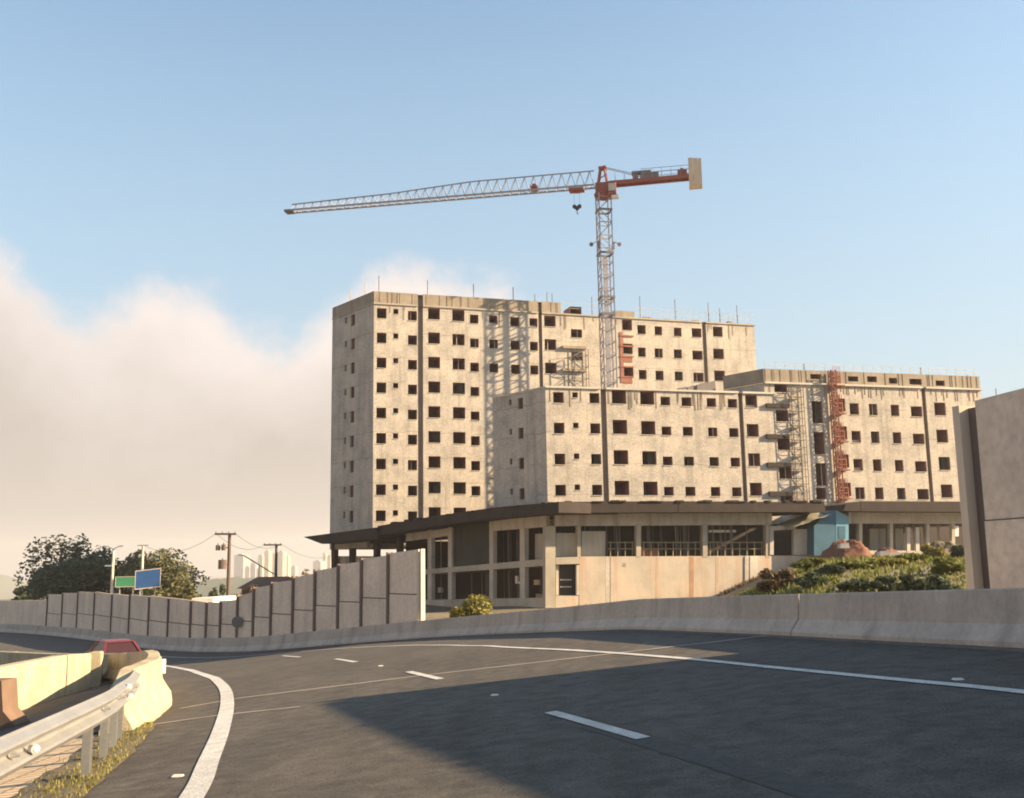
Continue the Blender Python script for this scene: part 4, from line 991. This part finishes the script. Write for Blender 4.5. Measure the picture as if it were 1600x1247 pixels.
# interior walls, partitions, ceiling props
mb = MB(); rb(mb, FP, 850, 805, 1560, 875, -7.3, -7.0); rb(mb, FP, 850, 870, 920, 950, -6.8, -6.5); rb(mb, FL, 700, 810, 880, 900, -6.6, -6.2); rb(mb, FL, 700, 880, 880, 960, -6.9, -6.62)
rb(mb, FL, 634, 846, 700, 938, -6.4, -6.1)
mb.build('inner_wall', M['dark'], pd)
mb = MB(); rb(mb, FP, 869, 833, 901, 870, -1.0, -.8); mb.build('plaster_panel', M['drywall'], pd)
mb = MB(); rb(mb, FP, 909, 830, 946, 870, -.9, -.7); mb.build('plaster_panel', M['drywall'], pd)
mb = MB(); rb(mb, FL, 836, 834, 853, 873, -1.2, -1.0); mb.build('plaster_panel', M['drywall'], pd)
mb = MB(); qb(mb, FL, [(706,824),(765,814),(765,879),(706,885)], -.3, -.2); mb.build('site_netting', M['netting'], pd)
mb = MB(); r = random.Random(77)
for i in range(64):
    x = r.choice([r.uniform(945,1196), r.uniform(945,1196), r.uniform(1330,1500)]); o = -r.uniform(.8,6)
    a, z = FP.sz(x, 870); mb = MB(); mb.beam(FP.P(a, FP.sz(x,870)[1] if x < 1290 else FP.sz(x,861)[1], o), FP.P(a, FP.sz(x,815)[1], o), .07); mb.build('ceiling_prop', M['steel'], pd)
for i in range(26):
    x = r.uniform(672,850); o = -r.uniform(.8,5); a = FL.sz(x,900)[0]; mb = MB(); mb.beam(FL.P(a, FL.sz(x,938)[1], o), FL.P(a, FL.sz(x,830)[1], o), .07); mb.build('ceiling_prop', M['steel'], pd)
for x0, x1 in ((950,994),(1002,1098),(1106,1197)):
    mb = MB()
    for y in (847.5,857.5): rb(mb, FP, x0, y-.7, x1, y+.9, -.28, -.22)
    x = x0+4
    while x < x1: rb(mb, FP, x-.7, 846, x+.7, 870, -.3, -.24); x += 11.5
    mb.build('guard_railing', M['yellow'], pd)
mb = MB(); rb(mb, FP, 1002, 857, 1028, 869, -.8, -.6); mb.build('brick_stack', M['rust'], pd)
mb = MB(); rb(mb, FP, 1108, 828, 1150, 832, -2.2, -2.0); rb(mb, FP, 1492, 822, 1498, 838, .02, .1); mb.build('work_light', M['white'], pd)
mb = MB(); rb(mb, FP, 874, 883, 905, 930, -.6, -.55); mb.build('opening_shade_panel', M['wire'], pd)  # flat black panel stands in for the shade inside the open bay
mb = MB()
for y in (905,916): rb(mb, FP, 876, y, 893, y+2, -.5, -.4)
rb(mb, FP, 901, 883, 905, 930, -.3, .0); rb(mb, FP, 869, 883, 873, 930, -.5, -.3); mb.build('opening_batten', M['podium'], pd)
for (x0, y0, x1, y1, mt) in ((805,900,808,912,'white'),(809,909,819,912,'white'),(834,906,842,914,'counter'),(684,918,690,926,'drywall')):
    mb = MB(); rb(mb, FL, x0, y0, x1, y1, -1.6, -1.4); mb.build('stored_board', M[mt], pd)
mb = MB(); rb(mb, FL, 524, 869, 640, 925, -.9, -.6); mb.build('dwarf_wall', M['podium'], pd)
r = random.Random(31)
for i in range(26):                     # rough props and board ends along the canopy lip
    x = r.uniform(880, 1280); mb = MB(); rb(mb, FP, x, 783-r.uniform(0,1.8), x+r.uniform(4,16), 784.5, 1.5, 2.12); mb.build('formwork_board', M['formwork'], pd)
for i in range(18):
    x = r.uniform(600, 860); y = 822+(784-822)*((x-590)/282)**.8; mb = MB(); rb(mb, FL, x, y-1.2-r.uniform(0,1), x+r.uniform(3,10), y+1.5, 1.4, 2.12); mb.build('formwork_board', M['formwork'], pd)
for (x0, y0, x1, y1, mt, nm) in ((1164,869,1170,955,'podium','pilaster'),(1172,869.5,1184,955,'lightslab','pilaster'),(1077,870,1084,955,'stain','rust_stain'),(973,880,978,886,'groove','pipe_hole'),(1025,870,1029,955,'stain2','rust_stain'),(1118,870,1123,955,'stain2','rust_stain')):
    mb = MB(); rb(mb, FP, x0, y0, x1, y1, .0, {'pilaster': .09, 'rust_stain': .028, 'pipe_hole': .03}[nm]); mb.build(nm, M[mt], pd)
# blue shed with tarpaulin
bs = thing('site_shed', tuple(FP.P(FP.sz(1300,860,1.2)[0], FP.sz(1300,866)[1], 1.2)), 'blue sheet-clad site shed beside the red soil heap', 'shed')
mb = MB(); qb(mb, FP, [(1272,822),(1292,800),(1306,797),(1306,868)], -1.0, 1.2); qb(mb, FP, [(1272,822),(1306,868),(1306,868.2),(1272,868)], -1.0, 1.2); mb.build('wall', M['blue'], bs)
mb = MB(); qb(mb, FP, [(1306.4,797),(1326,807),(1326,855),(1306.4,858)], -1.0, 1.22); mb.build('front_sheet', M['lblue'], bs)
mb = MB(); rb(mb, FP, 1310, 822, 1321, 842, 1.0, 1.26); mb.build('window', M['blue'], bs)
mb = MB(); s0 = FP.sz(1232,818,1.0); s1 = FP.sz(1296,796,1.3)
r = random.Random(2)
for i in range(13):
    for k in range(5):
        t = i/12; sq = s0[0]+(s1[0]-s0[0])*t; zq = s0[1]+(s1[1]-s0[1])*(t**.8)-.5*(k/4)**1.5+r.uniform(-.07,.07); mb.v.append(tuple(FP.P(sq, zq-(.25 if k == 0 else 0), -1.4+k*.75)))
for i in range(12):
    for k in range(4): a = i*5+k; mb.f.append((a, a+5, a+6, a+1)); mb.m.append(0)
tag(mb.build('tarpaulin', M['tarp'], None, smooth_=True), 'tan tarpaulin sloping up over the gap to the blue shed roof', 'tarpaulin')
# heaps
def heap(name, x, y, rx, ry, h, mt, seed, lab, cat, zb=None, nz=.25):
    mb = MB(); r = random.Random(seed); N1, N2 = 44, 16; ph = [r.uniform(0, 6.28) for _ in range(6)]
    z0 = ground(x, y) if zb is None else zb
    for j in range(N2+1):
        for i in range(N1):
            t = j/N2; a = 2*math.pi*i/N1; k = 1+nz*(math.sin(2*a+ph[0])*.5+math.sin(3*a+ph[1])*.4+math.sin(7*a+ph[2])*.2)
            mb.v.append((x+rx*t*k*math.cos(a), y+ry*t*k*math.sin(a), z0-.3+(h+.3)*((1-t*t)**1.6*(1+nz*math.sin(3*a+ph[3]+t*5)*.5*min(1,t*3))+r.uniform(-.09,.09)*min(1,t*4))))
    for j in range(N2):
        for i in range(N1): i2 = (i+1) % N1; mb.f.append((j*N1+i, j*N1+i2, (j+1)*N1+i2, (j+1)*N1+i)); mb.m.append(0)
    return tag(mb.build(name, mt, smooth_=True), lab, cat)
for (xc, yt, w, Y, mt, nm, lab) in ((1322,847,118,75,'soil','soil_heap','large heap of red soil in front of the blue shed and open podium'),
     (1385,859,70,73,'soil','soil_heap','smaller red soil mound with pale broken concrete right of the main heap'),
     (1475,849,90,76,'dirt','soil_heap','brown earth mound in front of the podium beside the noise wall')):
    p = at(xc, yt, Y); z = ground(p.x, p.y); heap(nm, p.x, p.y, w/2/F*Y, w/2.6/F*Y, max(.4, p.z-z+.1), M[mt], xc, lab, 'soil heap')
r = random.Random(6)
for i, (x, y, lab) in enumerate(((1318,851,'pale broken concrete lump on top of the red soil heap'),(1380,863,'pale concrete slab lying on the smaller red soil mound'),(1395,866,'long pale concrete piece at the right foot of the red soil'))):
    p = at(x, y, 72.6); mb = MB(); w_ = (.35,.4,1.2)[i]
    mb.hexa([p+Vector((-w_,-.3,-.25)),p+Vector((w_,-.3,-.25)),p+Vector((w_,.3,-.25)),p+Vector((-w_,.3,-.25))],[p+Vector((-w_*.7,-.2,.08)),p+Vector((w_*.8,-.25,.14)),p+Vector((w_*.7,.3,.1)),p+Vector((-w_,.25,.02))])
    tag(mb.build('concrete_lump', M['lightslab']), lab, 'rubble')
for i in range(1):
    P = []
    r = random.Random(15)
    for _ in range(1100):
        x = r.uniform(905,1200); f = FP.sz(x, 945, .6); p = FP.P(f[0], 0, r.uniform(.1,1.6)); P.append((p.x, p.y, ground(p.x, p.y)))
    tag(weeds('wall_foot_weeds', P, M['leaf_brn'], .1, .45, 4, .05), 'dry weeds along the foot of the pale retaining wall')

# ------------------------------------------------------------------ poles, signs, cables, car, house, van
def pole_thing(name, xb, ytop, Y, label, cat, mt, r0, r1, group=None):
    p = at(xb, ytop, Y); z = ground(p.x, p.y); t = thing(name, (p.x, p.y, z), label, cat, group)
    mb = MB(); mb.tube((p.x, p.y, z-.3), (p.x, p.y, p.z), r0, r1, 10); mb.build('pole', M[mt], t); return t, p
t, p = pole_thing('street_lamp', 177.5, 858, 96, 'pale lamp pole with a thin double arm, left of the green sign', 'street lamp', 'palepole', .17, .11, 'pale poles before the trees')
for s in (-1, 1):
    mb = MB(); mb.beam(p, p+Vector((s*.55,-.1,.25)), .06); mb.beam(p+Vector((s*.55,-.1,.25)), p+Vector((s*.95,-.15,.28)), .16, .08); mb.build('lamp_arm', M['steel'], t)
mb = MB(); q = at(170, 884, 95.8); mb.beam(q+Vector((-.35,0,0)), q+Vector((.4,0,0)), .14, .12); mb.build('bracket', M['white'], t)
t, p = pole_thing('street_lamp', 223.5, 853, 94, 'pale lamp pole rising behind the blue sign', 'street lamp', 'palepole', .17, .11, 'pale poles before the trees')
mb = MB(); mb.beam(p+Vector((-.5,0,.05)), p+Vector((.5,0,.05)), .07); mb.build('lamp_arm', M['steel'], t)
def road_sign(x0, y0, x1, y1, Y, mt, lab, tilt, lines):
    c = at((x0+x1)/2, (y0+y1)/2, Y); w_ = (x1-x0)/F*Y/2; h = (y1-y0)/F*Y/2; z = ground(c.x, c.y); f = Fac((c.x, c.y), 8)
    t = thing('road_sign', (c.x, c.y, z), lab, 'road sign')
    mb = MB(); f.box(mb, -w_, w_, c.z-h, c.z+h, -.05, 0); k = len(mb.v)
    for i in range(k): v = mb.v[i]; mb.v[i] = (v[0], v[1], v[2] + tilt*(Vector((v[0], v[1], 0))-f.o).dot(f.d))
    mb.build('board', M[mt], t)
    mb = MB()
    for (p, q, r_, t_) in ((-1,1,-1,-.90),(-1,1,.90,1),(-1,-.95,-.9,.9),(.95,1,-.9,.9)):
        k = len(mb.v); f.box(mb, p*w_, q*w_, c.z+r_*h, c.z+t_*h, .0, .012)
        for i in range(k, len(mb.v)): v = mb.v[i]; mb.v[i] = (v[0], v[1], v[2] + tilt*(Vector((v[0], v[1], 0))-f.o).dot(f.d))
    mb.build('border', M['palepole'], t)
    for s in (-.6, .6): mb = MB(); mb.tube(f.P(s*w_, z-.2, -.12), f.P(s*w_, c.z+h*.8, -.12), .05, n=8); mb.build('post', M['galv'], t)
    mb = MB()
    for (a, b, zz, hh) in lines: f.box(mb, a*w_, b*w_, c.z+zz*h-hh*h+tilt*w_*(a+b)/2, c.z+zz*h+hh*h+tilt*w_*(a+b)/2, .0, .02)
    if lines: mb.build('lettering', M['white'], t)
road_sign(181, 901, 214, 917, 92, 'signgreen', 'small green road sign left of the blue one, in front of the trees', .0, [])
road_sign(212, 890, 250, 919, 91, 'signblue', 'large blue road sign on posts in front of the trees', .10, [])
def utility(xb, yt, Y, lab, arms, tr):
    t, p = pole_thing('utility_pole', xb, yt, Y, lab, 'utility pole', 'darkpole', .19, .14, 'utility poles behind the noise wall')
    for (x0, x1, y) in arms:
        mb = MB(); a = at(x0, y, Y-.15); b = at(x1, y, Y-.15); mb.beam(a, b, .14, .16)
        for k in range(4): q = a.lerp(b, .04+k*.3); mb.tube(q, q+Vector((0,0,.22)), .05, .03, 6)
        mb.build('crossarm', M['darkpole'], t)
    for (x0, x1, y0, y1) in tr:
        mb = MB(); c = at((x0+x1)/2, (y0+y1)/2, Y-.5); h = (y1-y0)/F*Y/2; rr = min((x1-x0)/F*Y/2, .35)
        mb.tube(c-Vector((0,0,h)), c+Vector((0,0,h)), rr, rr, 12); mb.tube(c+Vector((0,0,h)), c+Vector((0,0,h+.15)), .06, .04, 6); mb.beam(c+Vector((0,.3,0)), at(xb, (y0+y1)/2, Y), .08); mb.build('transformer', M['darkpole'], t)
    return p
u1 = utility(359, 833, 86, 'dark utility pole with crossarms and transformers', [(336,369,834.5)], [(337,344,852,860),(346,353,851,860),(341,354,875,889)])
mb = MB(); 
u2 = utility(432, 850, 108, 'plain brownish utility pole with one crossarm in front of the far towers', [(412,440,851.5)], [])
t, p = pole_thing('street_lamp', 405, 884, 104, 'small lamp on a long slanted arm left of the plain utility pole', 'street lamp', 'steel', .08, .05)
mb = MB(); a = at(381, 868, 103); mb.beam(at(428, 897, 107.5), a, .09); mb.beam(a, a+Vector((-.5,0,.05)), .22, .1); mb.build('lamp_arm', M['steel'], t)
def cable(a, b, sag, lab, rr=.016):
    mb = MB(); N_ = 14; pts = [a.lerp(b, i/N_)-Vector((0,0,sag*4*(i/N_)*(1-i/N_))) for i in range(N_+1)]
    for p, q in zip(pts, pts[1:]): mb.tube(p, q, rr, n=5)
    tag(mb.build('overhead_cable', M['wire']), lab, 'cable', 'overhead cables')
cable(at(368,833.5,85.9), at(440,850,107.9), .8, 'upper overhead cable between the two utility poles')
cable(at(338,833.5,85.9), at(414,850.5,107.9), .9, 'lower sagging overhead cable between the two utility poles')
cable(at(440,850,107.9), at(520,867,140), .9, 'overhead cable running from the plain utility pole towards the podium')
cable(at(338,833,85.9), at(226,853,94), 1.0, 'overhead cable from the transformer pole over the olive tree')
# round sign seen from behind
x, y = on_offset(371, .33); z = surf(x, y); t = thing('road_sign', (x, y, z+.85), 'small round grey sign seen from behind on the barrier before the noise wall', 'road sign')
zc = at(371, 972, y).z; mb = MB(); mb.tube((x, y-.02, zc), (x, y+.02, zc), .36, .36, 24); mb.build('disc', M['steel'], t)
mb = MB(); mb.tube((x, y+.06, z+.8), (x, y+.06, zc+.3), .04, n=8); mb.build('post', M['steel'], t)
# car
def car(x, y, rz):
    t = thing('parked_car' if 0 else 'car', (x, y, surf(x, y)), 'red car driving away behind the lit median barrier', 'car')
    c, s = math.cos(rz), math.sin(rz); z0 = surf(x, y)
    W = lambda u, v, h: (x+u*c-v*s, y+u*s+v*c, z0+h)
    body = [(-2.05,.35),(-2.1,.62),(-2.02,.88),(-1.85,1.0),(-1.2,1.02),(1.0,.98),(1.75,.86),(2.08,.68),(2.1,.35)]
    mb = MB()
    for (sx_, top) in ((1, 0),):
        ring = []
        for v, inset in ((-.86,.0),(-.78,.05),(.78,.05),(.86,.0)):
            ring.append([W(v, u, h) for u, h in body])
        n = len(body)
        for r_ in ring: mb.v += r_
        for k in range(3):
            for i in range(n-1): mb.f.append((k*n+i, k*n+i+1, (k+1)*n+i+1, (k+1)*n+i)); mb.m.append(0)
            mb.f.append((k*n+n-1, k*n, (k+1)*n, (k+1)*n+n-1)); mb.m.append(0)
        mb.f.append(tuple(range(n))); mb.m.append(0); mb.f.append(tuple(3*n+i for i in range(n))); mb.m.append(0)
    mb.build('body', M['car'], t, recalc=True)
    lo, hi = [(-1.72,.99),(.95,.97)], [(-1.15,1.47),(.25,1.47)]
    b4 = [W(-.80,lo[0][0],.985),W(.80,lo[0][0],.985),W(.80,lo[1][0],.965),W(-.80,lo[1][0],.965)]; t4 = [W(-.60,hi[0][0],1.45),W(.60,hi[0][0],1.45),W(.60,hi[1][0],1.45),W(-.60,hi[1][0],1.45)]
    mb = MB(); mb.hexa(b4, t4); mb.build('windows', M['glass'], t)
    mb = MB(); mb.hexa([W(-.62,-1.2,1.452),W(.62,-1.2,1.452),W(.62,.3,1.452),W(-.62,.3,1.452)],[W(-.55,-1.05,1.51),W(.55,-1.05,1.51),W(.55,.15,1.51),W(-.55,.15,1.51)])
    for i in range(4): mb.beam(Vector(b4[i]), Vector(t4[i]), .09)
    mb.build('roof', M['car'], t)
    for u in (-.84,.84):
        for v in (-1.3,1.3): mb = MB(); mb.tube(W(u-.1,v,.31), W(u+.1,v,.31), .31, .31, 18); w_ = mb.build('wheel', M['tyre'], t)
        mb = MB(); mb.hexa([W(u*.8-.12,-2.11,.66),W(u*.8+.12,-2.11,.66),W(u*.8+.12,-2.04,.66),W(u*.8-.12,-2.04,.66)],[W(u*.8-.12,-2.09,.84),W(u*.8+.12,-2.09,.84),W(u*.8+.12,-2.0,.84),W(u*.8-.12,-2.0,.84)]); mb.build('tail_light', M['rust'], t)
    mb = MB(); mb.hexa([W(-.82,-2.16,.36),W(.82,-2.16,.36),W(.82,-2.0,.36),W(-.82,-2.0,.36)],[W(-.82,-2.14,.56),W(.82,-2.14,.56),W(.82,-2.0,.56),W(-.82,-2.0,.56)]); mb.build('bumper', M['greytarp'], t)
car(-19.0, 48.6, R(35))
# house roof and lorry behind the wall
p = at(420, 903, 96); z = ground(p.x, p.y); t = thing('house', (p.x, p.y, z), 'low house with a dark tiled roof just showing over the noise wall', 'house')
mb = MB(); mb.box(-2.0,2.6,-2,3,z,p.z-.9,0,p.x,p.y,0); mb.build('wall', M['house'], t)
mb = MB(); X, Y, Z = p.x, p.y, p.z; mb.v += [(X-2.4,Y-2.4,Z-.9),(X+3,Y-2.4,Z-.9),(X+3,Y+3.4,Z-.9),(X-2.4,Y+3.4,Z-.9),(X-1.2,Y+.5,Z+.1),(X+1.8,Y+.5,Z+.1)]
for q in ((0,1,5,4),(1,2,5),(2,3,4,5),(3,0,4),(3,2,1,0)): mb.f.append(q); mb.m.append(0)
mb.build('roof', M['roof'], t)
p = at(353, 932, 74); z = ground(p.x, p.y); t = thing('box_lorry', (p.x, p.y, z), 'white box lorry whose roof just shows in the dip of the noise wall', 'lorry')
mb = MB(); mb.box(-.95,.8,-2.6,1.6,z+.8,p.z,0,p.x,p.y,0,R(-20)); mb.build('cargo_box', M['white'], t)
mb = MB(); mb.box(-.95,.8,1.7,3.1,z+.5,p.z-.7,0,p.x,p.y,0,R(-20)); mb.build('cab', M['white'], t)
for (u, v) in ((-.8,-1.6),(.7,-1.6),(-.8,2.3),(.7,2.3)):
    mb = MB(); c, s = math.cos(R(-20)), math.sin(R(-20)); q = Vector((p.x+u*c-v*s, p.y+u*s+v*c, z+.42)); mb.tube(q-Vector((.12*c,.12*s,0)), q+Vector((.12*c,.12*s,0)), .42, .42, 16); mb.build('wheel', M['tyre'], t)
shrub_px(479, 884, 34, 74, 'brown dry shrub peeking over the noise wall left of the podium', M['leaf_brn'], 301, n=900, leaf=.12)
p = at(1556, 607, 60); mb = MB(); mb.tube((p.x, p.y, ground(p.x, p.y)), p, .06, .03, 8); tag(mb.build('pole', M['steel']), 'thin pole tip sticking up behind the near noise wall', 'pole')

# ------------------------------------------------------------------ far towers, hills
tw = [(366,382,866,2,'faint wide grey far tower left of the tower cluster'),(391,400,880,2,'short grey far tower at the left of the cluster'),(403,411,867,1,'slim pale far tower just left of the plain utility pole group'),
      (413,421,860,1,'tallest pale sunlit far tower, left of the utility pole'),(422.5,431,865,1,'pale far tower directly behind the plain utility pole'),(434,443,861,1,'pale sunlit far tower right of the plain utility pole'),
      (444.5,451,868,1,'lower pale far tower at the right end of the cluster'),(455,462,884,2,'small grey far tower between the cluster and the brown shrub'),(489,502,876,2,'broad grey far tower near the podium tip'),(504.5,509.5,864,1,'slim bright far tower beside the podium'),(511,517,868,1,'bright far tower touching the podium column')]
for i, (x0, x1, yt, k, lab) in enumerate(tw):
    Y = 2900+60*((i*7) % 5); a = at(x0, yt, Y); b = at(x1, yt, Y); z = ground(a.x, Y); wd = b.x-a.x; t = thing('tower_block', ((a.x+b.x)/2, Y, z), lab, 'tower block', 'far tower blocks on the skyline')
    mb = MB(); mb.box(0, wd, 0, wd*1.4, z-3, a.z-2.5, 0, a.x, Y, 0, R(-14)); mb.build('wall', M['tower%d' % k], t)
    mb = MB(); mb.box(wd*.2, wd*.7, wd*.2, wd*.9, a.z-2.5, a.z+1.2, 0, a.x, Y, 0, R(-14)); mb.build('roof_house', M['tower2'], t)
def ridge(Y, pts, mt, dep, kind='structure'):
    mb = MB(); r = random.Random(int(Y)); P = catmull(pts, 14)
    for i, (x, y) in enumerate(P):
        p = at(x, y, Y); j = r.uniform(-1, 1)*Y*.0009; zb = ground(p.x, Y)-5
        mb.v += [(p.x, Y-dep, zb), (p.x, Y-dep*.4, zb+(p.z-zb)*.7+j), (p.x, Y, p.z+j), (p.x, Y+dep, zb)]
    for i in range(len(P)-1):
        for k in range(3): a = i*4+k; mb.f.append((a, a+4, a+5, a+1)); mb.m.append(0)
    tag(mb.build('hills', mt, smooth_=True), kind='structure')
ridge(3700, [(-500,905),(-200,890),(-40,903),(0,899),(14,903),(40,926),(120,935),(300,920),(500,905),(800,900),(1200,905),(2200,895)], M['leaf_dark'], 500)
ridge(1700, [(-300,925),(0,936),(200,925),(330,905),(420,903),(520,908),(700,915),(1200,915)], M['leaf_dark'], 300)

# ------------------------------------------------------------------ air
HAZE = .00022
mb = MB(); mb.box(-4600, 4600, -60, 4400, -160, 95); hz = mb.build('haze', bpy.data.materials.new('haze_air'))
hz['kind'] = 'stuff'; hm = hz.data.materials[0]; hm.use_nodes = True; nt = hm.node_tree
nt.nodes.remove(nt.nodes['Principled BSDF']); v = nt.nodes.new('ShaderNodeVolumePrincipled'); v.inputs['Color'].default_value = (.92,.90,.88,1)
v.inputs['Density'].default_value = HAZE; v.inputs['Anisotropy'].default_value = .3; nt.links.new(v.outputs[0], nt.nodes['Material Output'].inputs['Volume'])

# ------------------------------------------------------------------ camera, render settings
cam = bpy.data.cameras.new('camera'); co = bpy.data.objects.new('camera', cam); COL.objects.link(co); SC.camera = co
cam.sensor_width = 36; cam.lens = 36*F/1600; cam.clip_end = 12000; cam.clip_start = .1
from mathutils import Matrix
co.matrix_world = Matrix.Translation((0,0,CZ)) @ Matrix((RT, UP, -FW)).transposed().to_4x4()
SC.view_settings.view_transform = 'Standard'; SC.view_settings.look = 'None'; SC.view_settings.gamma = 1; SC.view_settings.exposure = EXPO
SC.cycles.filter_width = 1.9; SC.cycles.volume_bounces = 1; SC.cycles.max_bounces = 8; SC.cycles.volume_max_steps = 128
